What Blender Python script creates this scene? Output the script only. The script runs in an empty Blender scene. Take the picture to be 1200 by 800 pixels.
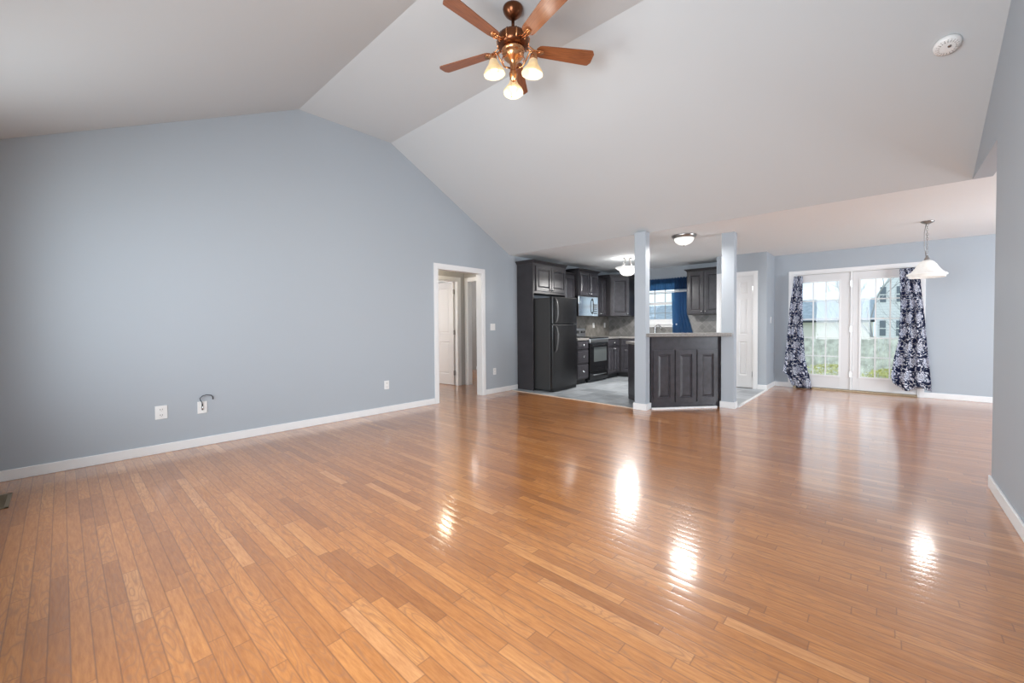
import bpy, math, random
from mathutils import Vector, Matrix
random.seed(7)
C = bpy.context.scene.collection
SC = bpy.context.scene
PI = math.pi

# ------------------------------------------------------------ camera, world, light, exposure
TH, PT, RR = 0.7372, 0.0207, -0.0072
cam_d = bpy.data.cameras.new('camera')
cam = bpy.data.objects.new('camera', cam_d); C.objects.link(cam)
cam_d.sensor_width = 36.0; cam_d.lens = 479.78 * 36 / 1200
cam_d.shift_y = -8.64 / 1200; cam_d.clip_start = 0.02; cam_d.clip_end = 300
cam.matrix_world = (Matrix.Translation((0, 0, 1.1707)) @ Matrix.Rotation(TH, 4, 'Z')
                    @ Matrix.Rotation(PI / 2 - PT, 4, 'X') @ Matrix.Rotation(RR, 4, 'Z'))
SC.camera = cam
SC.view_settings.view_transform = 'Standard'
SC.view_settings.look = 'None'
SC.view_settings.gamma = 1.0
SC.view_settings.use_curve_mapping = False
SC.view_settings.exposure = -0.12

SKY = 2.35
WIN_W = 185.0       # daylight through the front windows (behind the camera)
FAN_W, FLUSH_W, SEMI_W, PEND_W, HALL_W = 10.0, 26.0, 62.0, 8.0, 14.0
DINE_W = 185.0       # daylight through the side window of the dining corner (right, out of view)

world = bpy.data.worlds.new('sky'); SC.world = world; world.use_nodes = True
nt = world.node_tree; nt.nodes.clear()
wo = nt.nodes.new('ShaderNodeOutputWorld'); bg = nt.nodes.new('ShaderNodeBackground')
tc = nt.nodes.new('ShaderNodeTexCoord'); nz = nt.nodes.new('ShaderNodeTexNoise'); cr = nt.nodes.new('ShaderNodeValToRGB')
nz.inputs['Scale'].default_value = 5; nz.inputs['Detail'].default_value = 5
cr.color_ramp.elements[0].position = .38; cr.color_ramp.elements[0].color = (.38, .50, .60, 1)
cr.color_ramp.elements[1].position = .6; cr.color_ramp.elements[1].color = (.56, .61, .64, 1)
nt.links.new(tc.outputs['Generated'], nz.inputs['Vector']); nt.links.new(nz.outputs['Fac'], cr.inputs['Fac'])
nt.links.new(cr.outputs['Color'], bg.inputs['Color']); bg.inputs['Strength'].default_value = SKY
nt.links.new(bg.outputs['Background'], wo.inputs['Surface'])

def area(name, loc, rot, sx, sy, w, color=(1, 1, 1), portal=False, spread=180):
    l = bpy.data.lights.new(name, 'AREA'); l.shape = 'RECTANGLE'; l.size = sx; l.size_y = sy
    l.energy = w; l.color = color; l.spread = math.radians(spread)
    if portal: l.cycles.is_portal = True
    o = bpy.data.objects.new(name, l); C.objects.link(o); o.location = loc; o.rotation_euler = rot
    return o
# daylight through the three big front windows in the wall behind the camera
for x, share in ((-3.5, .34), (-1.1, .66)):
    area('window_daylight', (x, -0.66, 1.45), (-PI / 2, 0, PI), 1.5, 1.7, WIN_W * share, (.88, .94, 1), spread=150).rotation_euler = (PI / 2, 0, 0)
area('window_daylight', (3.84, 6.6, 1.35), (0, PI / 2, 0), 1.5, 2.0, DINE_W, (.84, .92, 1))
area('door_portal', (-0.41, 9.22, 1.1), (-PI / 2, 0, 0), 1.7, 2.0, 1, portal=True)
area('kitchen_window_portal', (-3.75, 9.22, 1.6), (-PI / 2, 0, 0), 1.0, 1.2, 1, portal=True)
def point(name, loc, w, color, r=.03):
    l = bpy.data.lights.new(name, 'POINT'); l.energy = w; l.color = color; l.shadow_soft_size = r
    o = bpy.data.objects.new(name, l); C.objects.link(o); o.location = loc; return o

def disk(name, loc, w, color, size):
    l = bpy.data.lights.new(name, 'AREA'); l.shape = 'DISK'; l.size = size; l.energy = w; l.color = color
    o = bpy.data.objects.new(name, l); C.objects.link(o); o.location = loc; return o

# ------------------------------------------------------------ materials
M = {}
def newmat(name):
    m = bpy.data.materials.new(name); m.use_nodes = True; M[name] = m
    return m, m.node_tree, m.node_tree.nodes['Principled BSDF']
def pmat(name, col, rough=.5, metal=0, bump=0, bscale=60, var=0, coat=0, emit=None, es=0, spec=None, vscale=8):
    m, t, b = newmat(name)
    b.inputs['Base Color'].default_value = (*col, 1); b.inputs['Roughness'].default_value = rough
    b.inputs['Metallic'].default_value = metal; b.inputs['Coat Weight'].default_value = coat
    if spec is not None: b.inputs['Specular IOR Level'].default_value = spec
    if emit: b.inputs['Emission Color'].default_value = (*emit, 1); b.inputs['Emission Strength'].default_value = es
    tc = t.nodes.new('ShaderNodeTexCoord')
    if bump:
        n = t.nodes.new('ShaderNodeTexNoise'); n.inputs['Scale'].default_value = bscale; n.inputs['Detail'].default_value = 4
        bp = t.nodes.new('ShaderNodeBump'); bp.inputs['Strength'].default_value = bump; bp.inputs['Distance'].default_value = .01
        t.links.new(tc.outputs['Object'], n.inputs['Vector']); t.links.new(n.outputs['Fac'], bp.inputs['Height']); t.links.new(bp.outputs['Normal'], b.inputs['Normal'])
    if var:
        n = t.nodes.new('ShaderNodeTexNoise'); n.inputs['Scale'].default_value = vscale; n.inputs['Detail'].default_value = 5
        r = t.nodes.new('ShaderNodeValToRGB')
        r.color_ramp.elements[0].position = .3; r.color_ramp.elements[1].position = .7
        r.color_ramp.elements[0].color = (*[c * (1 - var) for c in col], 1); r.color_ramp.elements[1].color = (*[min(1, c * (1 + var)) for c in col], 1)
        t.links.new(tc.outputs['Object'], n.inputs['Vector']); t.links.new(n.outputs['Fac'], r.inputs['Fac']); t.links.new(r.outputs['Color'], b.inputs['Base Color'])
    return m
pmat('wall_paint', (.40, .440, .482), .55, bump=.04, bscale=180)
pmat('hall_paint', (.44, .43, .42), .6)
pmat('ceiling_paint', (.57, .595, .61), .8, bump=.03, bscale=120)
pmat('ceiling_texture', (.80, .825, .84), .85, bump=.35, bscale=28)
pmat('trim_white', (.80, .80, .80), .35)
pmat('strip_beige', (.60, .50, .40), .4)
pmat('door_white', (.72, .715, .715), .38)
pmat('plate_white', (.80, .80, .79), .3)
pmat('slot_dark', (.03, .03, .03), .5)
pmat('cabinet_dark', (.045, .042, .048), .30, bump=.03, bscale=90, var=.25, vscale=14)
pmat('cabinet_side', (.030, .027, .030), .42, var=.2, vscale=5)
pmat('toe_kick', (.015, .015, .016), .6)
pmat('fridge_black', (.010, .010, .011), .24, bump=.05, bscale=220)
pmat('fridge_side', (.035, .035, .035), .45, bump=.15, bscale=200)
pmat('handle_grey', (.10, .10, .10), .22)
pmat('gloss_black', (.01, .01, .011), .08)
pmat('oven_glass', (.09, .1, .1), .05, spec=.8)
pmat('chrome', (.78, .78, .78), .15, 1)
pmat('satin_steel', (.62, .63, .64), .28, 1)
pmat('nickel', (.36, .35, .34), .3, 1)
pmat('counter', (.25, .235, .22), .3, var=.3, vscale=90)
pmat('microwave_face', (.66, .68, .70), .18, 1)
pmat('brass', (.62, .30, .14), .25, 1, var=.25, vscale=25)
pmat('bronze', (.15, .052, .022), .25, .85, var=.3, vscale=20)
pmat('vent_metal', (.30, .23, .15), .4, .6)
pmat('cord_black', (.03, .035, .045), .5)
pmat('fence_wood', (.78, .76, .68), .9, var=.35, vscale=4)
pmat('siding_cream', (.80, .78, .70), .8)
pmat('roof_grey', (.36, .42, .48), .9, var=.2, vscale=3)
pmat('bark', (.42, .42, .43), .9)
pmat('weed_yellow', (.66, .64, .28), .8, var=.3, vscale=3)
pmat('leaf_green', (.42, .50, .30), .8, var=.4, vscale=3)
pmat('house_window', (.18, .21, .25), .2)
pmat('soil_shadow', (.10, .085, .06), .9)

def nodes(t):
    def N(kind, **kw):
        n = t.nodes.new('ShaderNode' + kind)
        for k, v in kw.items(): setattr(n, k, v)
        return n
    def math_(op, a, b=None):
        n = t.nodes.new('ShaderNodeMath'); n.operation = op
        for i, v in enumerate((a, b)):
            if v is None: continue
            if isinstance(v, (int, float)): n.inputs[i].default_value = v
            else: t.links.new(v, n.inputs[i])
        return n.outputs[0]
    def mix(fac, a, b, mode='MIX'):
        n = t.nodes.new('ShaderNodeMix'); n.data_type = 'RGBA'; n.blend_type = mode
        for i, v in ((0, fac), (6, a), (7, b)):
            if isinstance(v, (int, float)): n.inputs[i].default_value = v
            elif isinstance(v, tuple): n.inputs[i].default_value = (*v, 1)
            else: t.links.new(v, n.inputs[i])
        return n.outputs[2]
    return N, math_, mix

def oak_floor():
    m, t, b = newmat('oak_floor'); N, ma, mix = nodes(t); L = t.links.new
    tc = N('TexCoord'); sp = N('SeparateXYZ'); L(tc.outputs['Object'], sp.inputs[0])
    X, Y = sp.outputs[0], sp.outputs[1]
    W = .0572
    row = ma('FLOOR', ma('DIVIDE', Y, W))
    fr = ma('FRACT', ma('DIVIDE', Y, W))
    wn = N('TexWhiteNoise', noise_dimensions='1D'); L(row, wn.inputs['W'])
    w = ma('ADD', ma('MULTIPLY', X, 1.75), ma('MULTIPLY', wn.outputs['Value'], 91.7))
    w = ma('ADD', w, ma('MULTIPLY', row, 13.37))
    vc = N('TexVoronoi', voronoi_dimensions='1D'); L(w, vc.inputs['W']); vc.inputs['Scale'].default_value = 1; vc.inputs['Randomness'].default_value = .85
    vd = N('TexVoronoi', voronoi_dimensions='1D', feature='DISTANCE_TO_EDGE'); L(w, vd.inputs['W']); vd.inputs['Scale'].default_value = 1; vd.inputs['Randomness'].default_value = .85
    rnd = N('SeparateColor'); L(vc.outputs['Color'], rnd.inputs[0])
    r1, r2, r3 = rnd.outputs
    # grain coordinates
    cb = N('CombineXYZ'); L(ma('ADD', ma('MULTIPLY', X, 3.2), ma('MULTIPLY', r2, 60)), cb.inputs[0]); L(ma('ADD', ma('MULTIPLY', Y, 26), ma('MULTIPLY', r3, 50)), cb.inputs[1]); L(ma('MULTIPLY', r1, 20), cb.inputs[2])
    g = N('TexNoise'); L(cb.outputs[0], g.inputs['Vector']); g.inputs['Scale'].default_value = 3.2; g.inputs['Detail'].default_value = 6; g.inputs['Roughness'].default_value = .65
    # cathedral figure: rings of a low-frequency noise
    cb2 = N('CombineXYZ'); L(ma('ADD', ma('MULTIPLY', X, 2.4), ma('MULTIPLY', r3, 40)), cb2.inputs[0]); L(ma('ADD', ma('MULTIPLY', Y, 13), ma('MULTIPLY', r2, 30)), cb2.inputs[1]); L(ma('MULTIPLY', r1, 30), cb2.inputs[2])
    g2 = N('TexNoise'); L(cb2.outputs[0], g2.inputs['Vector']); g2.inputs['Scale'].default_value = 1.0; g2.inputs['Detail'].default_value = 1.5
    ring = ma('ABSOLUTE', ma('SINE', ma('MULTIPLY', g2.outputs['Fac'], 44)))
    ring = ma('POWER', ma('SUBTRACT', 1.0, ring), 2.2)
    base = N('ValToRGB'); L(r1, base.inputs['Fac']); e = base.color_ramp.elements
    e[0].position = 0; e[0].color = (.37, .140, .034, 1); e[1].position = 1; e[1].color = (.62, .295, .11, 1)
    for p, c in ((.14, (.455, .180, .045)), (.5, (.515, .208, .052)), (.85, (.56, .236, .064)), (.93, (.60, .272, .084))):
        q = e.new(p); q.color = (*c, 1)
    gr = N('MapRange'); L(g.outputs['Fac'], gr.inputs[0]); gr.inputs[1].default_value = .32; gr.inputs[2].default_value = .68
    col = mix(gr.outputs[0], base.outputs['Color'], (.70, .60, .52), 'MULTIPLY')
    col = mix(ma('MULTIPLY', ring, ma('MULTIPLY', ma('GREATER_THAN', r2, .30), .75)), col, (.30, .125, .05))
    # knots and dark blotches
    kn = N('TexNoise'); mp = N('Mapping'); mp.inputs['Scale'].default_value = (4, 9, 1); L(tc.outputs['Object'], mp.inputs[0]); L(mp.outputs[0], kn.inputs['Vector']); kn.inputs['Scale'].default_value = 1.6; kn.inputs['Detail'].default_value = 4
    kf = N('MapRange'); L(kn.outputs['Fac'], kf.inputs[0]); kf.inputs[1].default_value = .66; kf.inputs[2].default_value = .80
    col = mix(ma('MULTIPLY', kf.outputs[0], .55), col, (.22, .09, .035))
    # seams
    dy = ma('MINIMUM', fr, ma('SUBTRACT', 1.0, fr))
    seam_r = N('MapRange'); L(dy, seam_r.inputs[0]); seam_r.inputs[1].default_value = .012; seam_r.inputs[2].default_value = .06
    seam_e = N('MapRange'); L(vd.outputs['Distance'], seam_e.inputs[0]); seam_e.inputs[1].default_value = .001; seam_e.inputs[2].default_value = .006
    seam = ma('MINIMUM', seam_r.outputs[0], seam_e.outputs[0])
    col = mix(ma('MULTIPLY', ma('SUBTRACT', 1.0, seam), .62), col, (.16, .06, .025))
    L(col, b.inputs['Base Color'])
    # each board sits and crowns a little differently
    h = ma('ADD', ma('MULTIPLY', ma('POWER', ma('MULTIPLY', dy, 2.0), .35), .9), ma('MULTIPLY', g.outputs['Fac'], .02))
    h = ma('ADD', h, ma('MULTIPLY', ma('MULTIPLY', fr, ma('SUBTRACT', r3, .5)), .8))
    wv = N('TexNoise'); L(tc.outputs['Object'], wv.inputs['Vector']); wv.inputs['Scale'].default_value = 1.3
    h = ma('ADD', h, ma('MULTIPLY', wv.outputs['Fac'], .6))
    bp = N('Bump'); bp.inputs['Strength'].default_value = .35; bp.inputs['Distance'].default_value = .0012
    L(h, bp.inputs['Height']); L(bp.outputs[0], b.inputs['Normal'])
    L(ma('ADD', ma('MULTIPLY', g.outputs['Fac'], .08), ma('ADD', .27, ma('MULTIPLY', r2, .05))), b.inputs['Roughness'])
    b.inputs['Specular IOR Level'].default_value = .5
    b.inputs['Coat Weight'].default_value = 1.0; b.inputs['Coat IOR'].default_value = 1.62; b.inputs['Coat Roughness'].default_value = .13; L(bp.outputs[0], b.inputs['Coat Normal'])
    return m
oak_floor()

def tile_mat(name, size, c1, c2, grout, rot=0, plane='XY', rough=.35, gw=.012):
    m, t, b = newmat(name); N, ma, mix = nodes(t); L = t.links.new
    tc = N('TexCoord'); sp = N('SeparateXYZ'); L(tc.outputs['Object'], sp.inputs[0]); cb = N('CombineXYZ')
    ax = {'X': 0, 'Y': 1, 'Z': 2}
    L(sp.outputs[ax[plane[0]]], cb.inputs[0]); L(sp.outputs[ax[plane[1]]], cb.inputs[1])
    mp = N('Mapping'); mp.inputs['Rotation'].default_value = (0, 0, rot); mp.inputs['Scale'].default_value = (1 / size, 1 / size, 1); L(cb.outputs[0], mp.inputs[0])
    s2 = N('SeparateXYZ'); L(mp.outputs[0], s2.inputs[0])
    fx, fy = ma('FRACT', s2.outputs[0]), ma('FRACT', s2.outputs[1])
    d = ma('MINIMUM', ma('MINIMUM', fx, ma('SUBTRACT', 1.0, fx)), ma('MINIMUM', fy, ma('SUBTRACT', 1.0, fy)))
    mr = N('MapRange'); L(d, mr.inputs[0]); mr.inputs[1].default_value = gw * .6; mr.inputs[2].default_value = gw * 1.4
    cc = N('CombineXYZ'); L(ma('FLOOR', s2.outputs[0]), cc.inputs[0]); L(ma('FLOOR', s2.outputs[1]), cc.inputs[1])
    wn = N('TexWhiteNoise', noise_dimensions='2D'); L(cc.outputs[0], wn.inputs['Vector'])
    n = N('TexNoise'); L(tc.outputs['Object'], n.inputs['Vector']); n.inputs['Scale'].default_value = 7; n.inputs['Detail'].default_value = 6
    f = ma('ADD', ma('MULTIPLY', wn.outputs['Value'], .6), ma('MULTIPLY', ma('SUBTRACT', n.outputs['Fac'], .3), 1.0))
    col = mix(f, c1, c2); n2 = col.node; n2.clamp_factor = True
    col = mix(mr.outputs[0], grout, col)
    L(col, b.inputs['Base Color']); b.inputs['Roughness'].default_value = rough
    bp = N('Bump'); bp.inputs['Strength'].default_value = .3; bp.inputs['Distance'].default_value = .003
    L(ma('ADD', mr.outputs[0], ma('MULTIPLY', n.outputs['Fac'], .6)), bp.inputs['Height']); L(bp.outputs[0], b.inputs['Normal'])
tile_mat('slate_tile', .31, (.17, .19, .21), (.46, .49, .52), (.52, .52, .50), .0, 'XY', .3)
tile_mat('splash_side', .105, (.13, .115, .10), (.30, .28, .25), (.33, .31, .28), PI / 4, 'YZ', .4, .02)
tile_mat('splash_back', .105, (.13, .125, .12), (.30, .29, .28), (.33, .32, .30), PI / 4, 'XZ', .4, .02)

def wood_blade():
    m, t, b = newmat('blade_wood'); N, ma, mix = nodes(t); L = t.links.new
    tc = N('TexCoord'); mp = N('Mapping'); mp.inputs['Scale'].default_value = (2, 2, 2); L(tc.outputs['UV'], mp.inputs[0])
    n = N('TexNoise'); m2 = N('Mapping'); m2.inputs['Scale'].default_value = (2, 40, 1); L(tc.outputs['UV'], m2.inputs[0]); L(m2.outputs[0], n.inputs['Vector']); n.inputs['Scale'].default_value = 2; n.inputs['Detail'].default_value = 5
    r = N('ValToRGB'); e = r.color_ramp.elements; e[0].position = .3; e[0].color = (.16, .046, .015, 1); e[1].position = .7; e[1].color = (.32, .105, .032, 1)
    L(n.outputs['Fac'], r.inputs['Fac']); L(r.outputs['Color'], b.inputs['Base Color']); b.inputs['Roughness'].default_value = .42; b.inputs['Coat Weight'].default_value = .5; b.inputs['Coat Roughness'].default_value = .25
wood_blade()

def floral():
    m, t, b = newmat('floral_cloth'); N, ma, mix = nodes(t); L = t.links.new
    tc = N('TexCoord')
    dn = N('TexNoise'); L(tc.outputs['UV'], dn.inputs['Vector']); dn.inputs['Scale'].default_value = 9; dn.inputs['Detail'].default_value = 2
    v = N('VectorMath', operation='MULTIPLY_ADD'); L(dn.outputs['Color'], v.inputs[0]); v.inputs[1].default_value = (.03, .03, 0); L(tc.outputs['UV'], v.inputs[2])
    sp = N('SeparateXYZ'); L(v.outputs[0], sp.inputs[0]); U, V = sp.outputs[0], sp.outputs[1]
    row = ma('FLOOR', ma('DIVIDE', V, .23)); off = ma('MULTIPLY', ma('MODULO', ma('ADD', row, 100.0), 2.0), .5)
    dx = ma('MULTIPLY', ma('SUBTRACT', ma('FRACT', ma('ADD', ma('DIVIDE', U, .21), off)), .5), .21)
    dy = ma('MULTIPLY', ma('SUBTRACT', ma('FRACT', ma('DIVIDE', V, .23)), .5), .23)
    r = ma('SQRT', ma('ADD', ma('MULTIPLY', dx, dx), ma('MULTIPLY', dy, dy))); th = ma('ARCTAN2', dy, dx)
    rim = ma('ADD', ma('MULTIPLY', ma('SINE', ma('MULTIPLY', th, 6.0)), .016), ma('ADD', .078, ma('MULTIPLY', ma('SINE', ma('MULTIPLY', th, 2.0)), .006)))
    inside = ma('LESS_THAN', r, rim)
    bands = ma('GREATER_THAN', ma('ABSOLUTE', ma('SINE', ma('ADD', ma('MULTIPLY', r, 84.0), ma('MULTIPLY', ma('SINE', ma('MULTIPLY', th, 6.0)), 1.6)))), .50)
    n3 = N('TexNoise'); L(tc.outputs['UV'], n3.inputs['Vector']); n3.inputs['Scale'].default_value = 15; n3.inputs['Detail'].default_value = 1.0
    vine = ma('LESS_THAN', ma('ABSOLUTE', ma('SUBTRACT', n3.outputs['Fac'], .50)), .022)
    n4 = N('TexNoise'); L(tc.outputs['UV'], n4.inputs['Vector']); n4.inputs['Scale'].default_value = 19; n4.inputs['Detail'].default_value = 2
    leaf = ma('GREATER_THAN', n4.outputs['Fac'], .62)
    out = ma('MULTIPLY', ma('SUBTRACT', 1.0, ma('LESS_THAN', r, ma('ADD', rim, .012))), ma('MAXIMUM', vine, leaf))
    f = ma('MAXIMUM', ma('MULTIPLY', inside, bands), out)
    col = mix(f, (.010, .014, .04), (.86, .87, .90))
    L(col, b.inputs['Base Color']); b.inputs['Roughness'].default_value = .85
    tr = N('BsdfTranslucent'); L(mix(f, (.04, .09, .30), (.55, .68, .95)), tr.inputs['Color'])
    mx = N('MixShader'); mx.inputs[0].default_value = .42; L(b.outputs[0], mx.inputs[1]); L(tr.outputs[0], mx.inputs[2])
    L(mx.outputs[0], t.nodes['Material Output'].inputs['Surface'])
floral()
def sheer(name, col, alpha, tcol):
    m, t, b = newmat(name); N, ma, mix = nodes(t); L = t.links.new
    b.inputs['Base Color'].default_value = (*col, 1); b.inputs['Roughness'].default_value = .8
    tr = N('BsdfTranslucent'); tr.inputs['Color'].default_value = (*tcol, 1)
    tp = N('BsdfTransparent'); tp.inputs['Color'].default_value = (*[min(1, c * 1.6 + .1) for c in tcol], 1)
    m1 = N('MixShader'); m1.inputs[0].default_value = .55; L(b.outputs[0], m1.inputs[1]); L(tr.outputs[0], m1.inputs[2])
    m2 = N('MixShader'); m2.inputs[0].default_value = alpha; L(m1.outputs[0], m2.inputs[1]); L(tp.outputs[0], m2.inputs[2])
    L(m2.outputs[0], t.nodes['Material Output'].inputs['Surface'])
sheer('sheer_blue', (.05, .12, .24), .34, (.26, .44, .66))
sheer('valance_blue', (.02, .055, .12), .36, (.16, .30, .46))
def glass(name, refl=.06, tint=(1, 1, 1)):
    m, t, b = newmat(name); N, ma, mix = nodes(t); L = t.links.new
    tp = N('BsdfTransparent'); tp.inputs['Color'].default_value = (*tint, 1); gl = N('BsdfGlossy'); gl.inputs['Roughness'].default_value = .02
    mx = N('MixShader'); mx.inputs[0].default_value = refl; L(tp.outputs[0], mx.inputs[1]); L(gl.outputs[0], mx.inputs[2])
    L(mx.outputs[0], t.nodes['Material Output'].inputs['Surface'])
glass('window_glass', .014, (.97, .99, 1))
def lampglass(name, col, es, ecol, tp_f=.25):
    m, t, b = newmat(name); N, ma, mix = nodes(t); L = t.links.new
    b.inputs['Base Color'].default_value = (*col, 1); b.inputs['Roughness'].default_value = .35
    n = N('TexNoise'); tc = N('TexCoord'); L(tc.outputs['Object'], n.inputs['Vector']); n.inputs['Scale'].default_value = 22; n.inputs['Detail'].default_value = 3
    b.inputs['Emission Color'].default_value = (*ecol, 1)
    L(ma('MULTIPLY', ma('ADD', ma('MULTIPLY', n.outputs['Fac'], .8), .6), es), b.inputs['Emission Strength'])
    tp = N('BsdfTransparent'); tp.inputs['Color'].default_value = (*ecol, 1)
    mx = N('MixShader'); mx.inputs[0].default_value = tp_f; L(b.outputs[0], mx.inputs[1]); L(tp.outputs[0], mx.inputs[2])
    L(mx.outputs[0], t.nodes['Material Output'].inputs['Surface'])
lampglass('shade_cream', (.50, .45, .34), .42, (1, .80, .46), .3)
lampglass('shade_white', (.75, .75, .74), .85, (1, .98, .94), .3)
lampglass('shade_pendant', (.70, .70, .69), .38, (1, .99, .97), .25)
pmat('bulb_glow', (1, 1, 1), .5, emit=(1, .9, .7), es=1.6)

def grass_mat():
    m, t, b = newmat('grass'); N, ma, mix = nodes(t); L = t.links.new
    tc = N('TexCoord'); n = N('TexNoise'); L(tc.outputs['Object'], n.inputs['Vector']); n.inputs['Scale'].default_value = 1.4; n.inputs['Detail'].default_value = 8
    r = N('ValToRGB'); e = r.color_ramp.elements; e[0].position = .35; e[0].color = (.50, .50, .34, 1); e[1].position = .65; e[1].color = (.64, .62, .46, 1)
    L(n.outputs['Fac'], r.inputs['Fac']); L(r.outputs['Color'], b.inputs['Base Color']); b.inputs['Roughness'].default_value = .95
grass_mat()
def siding_white():
    m, t, b = newmat('siding_white'); N, ma, mix = nodes(t); L = t.links.new
    tc = N('TexCoord'); sp = N('SeparateXYZ'); L(tc.outputs['Object'], sp.inputs[0])
    f = ma('FRACT', ma('DIVIDE', sp.outputs[2], .2))
    L(mix(ma('LESS_THAN', f, .14), (.90, .90, .92), (.70, .73, .77)), b.inputs['Base Color']); b.inputs['Roughness'].default_value = .7
siding_white()

# ------------------------------------------------------------ mesh helpers
class MB:
    def __init__(s): s.v = []; s.f = []; s.sm = []; s.uv = {}
    def add(s, vs, fs, smooth=False):
        n = len(s.v); s.v += [Vector(p) for p in vs]; s.f += [tuple(i + n for i in f) for f in fs]; s.sm += [smooth] * len(fs); return n
    def box(s, a, b):
        x0, y0, z0 = [min(p, q) for p, q in zip(a, b)]; x1, y1, z1 = [max(p, q) for p, q in zip(a, b)]
        s.add([(x0, y0, z0), (x1, y0, z0), (x1, y1, z0), (x0, y1, z0), (x0, y0, z1), (x1, y0, z1), (x1, y1, z1), (x0, y1, z1)],
              [(0, 3, 2, 1), (4, 5, 6, 7), (0, 1, 5, 4), (1, 2, 6, 5), (2, 3, 7, 6), (3, 0, 4, 7)])
    def fbox(s, F, a, b):
        m = MB(); m.box(a, b); s.add([F(*p) for p in m.v], m.f)
    def prism(s, poly, z0, z1):
        n = len(poly); ar = sum(poly[i][0] * poly[(i + 1) % n][1] - poly[(i + 1) % n][0] * poly[i][1] for i in range(n))
        if ar < 0: poly = poly[::-1]
        s.add([(x, y, z0) for x, y in poly] + [(x, y, z1) for x, y in poly],
              [tuple(range(n))[::-1], tuple(range(n, 2 * n))] + [(i, (i + 1) % n, n + (i + 1) % n, n + i) for i in range(n)])
    def lathe(s, prof, c=(0, 0, 0), seg=32, ax=None, wob=None):
        # prof: (r, h); ax: optional Matrix 3x3 taking local z to the axis
        vs = []; fs = []
        for (r, h) in prof:
            for k in range(seg):
                a = 2 * PI * k / seg; rr = r * (1 + (wob(a, h) if wob else 0))
                p = Vector((rr * math.cos(a), rr * math.sin(a), h))
                if ax: p = ax @ p
                vs.append(p + Vector(c))
        for i in range(len(prof) - 1):
            for k in range(seg):
                k2 = (k + 1) % seg; fs.append((i * seg + k, i * seg + k2, (i + 1) * seg + k2, (i + 1) * seg + k))
        s.add(vs, fs, True)
    def tube(s, pts, r, seg=10, caps=True):
        pts = [Vector(p) for p in pts]; vs = []; fs = []; n = len(pts)
        rs = r if isinstance(r, (list, tuple)) else [r] * n
        up = None
        for i, p in enumerate(pts):
            d = (pts[min(i + 1, n - 1)] - pts[max(i - 1, 0)]).normalized()
            if up is None: up = Vector((0, 0, 1)) if abs(d.z) < .9 else Vector((1, 0, 0))
            a = d.cross(up).normalized(); bb = a.cross(d).normalized(); up = bb
            for k in range(seg):
                t = 2 * PI * k / seg; vs.append(p + a * math.cos(t) * rs[i] + bb * math.sin(t) * rs[i])
        for i in range(n - 1):
            for k in range(seg):
                k2 = (k + 1) % seg; fs.append((i * seg + k, i * seg + k2, (i + 1) * seg + k2, (i + 1) * seg + k))
        if caps: fs += [tuple(range(seg))[::-1], tuple(range((n - 1) * seg, n * seg))]
        s.add(vs, fs, True)
    def build(s, name, mat, parent=None, bevel=0, solid=0, uv=None):
        off = Vector(parent['_base']) if parent is not None else Vector((0, 0, 0))
        me = bpy.data.meshes.new(name); me.from_pydata([tuple(p - off) for p in s.v], [], s.f); me.update()
        if isinstance(mat, str): mat = M[mat]
        me.materials.append(mat)
        for p, sm in zip(me.polygons, s.sm): p.use_smooth = sm
        if uv:
            l = me.uv_layers.new(name='UVMap')
            for lp in me.loops: l.data[lp.index].uv = uv[lp.vertex_index]
        o = bpy.data.objects.new(name, me); C.objects.link(o)
        if parent is not None: o.parent = parent
        o['_base'] = tuple(off)
        if solid:
            m = o.modifiers.new('s', 'SOLIDIFY'); m.thickness = solid; m.offset = 0
        if bevel:
            m = o.modifiers.new('b', 'BEVEL'); m.width = bevel; m.segments = 2; m.limit_method = 'ANGLE'
        return o
def thing(name, label, cat, loc, group=None):
    o = bpy.data.objects.new(name, None); C.objects.link(o); o.location = loc; o.empty_display_size = .1
    o['_base'] = tuple(loc); o['label'] = label; o['category'] = cat
    if group: o['group'] = group
    return o
def tag(o, label, cat, group=None):
    o['label'] = label; o['category'] = cat
    if group: o['group'] = group
    return o
def struct(name, mb, mat, **k):
    o = mb.build(name, mat, **k); o['kind'] = 'structure'; return o
def frame(o, u, w):
    o, u, w = Vector(o), Vector(u).normalized(), Vector(w).normalized(); z = Vector((0, 0, 1))
    return lambda a, b, c: o + u * a + z * b + w * c       # a along, b up, c outward
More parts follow.
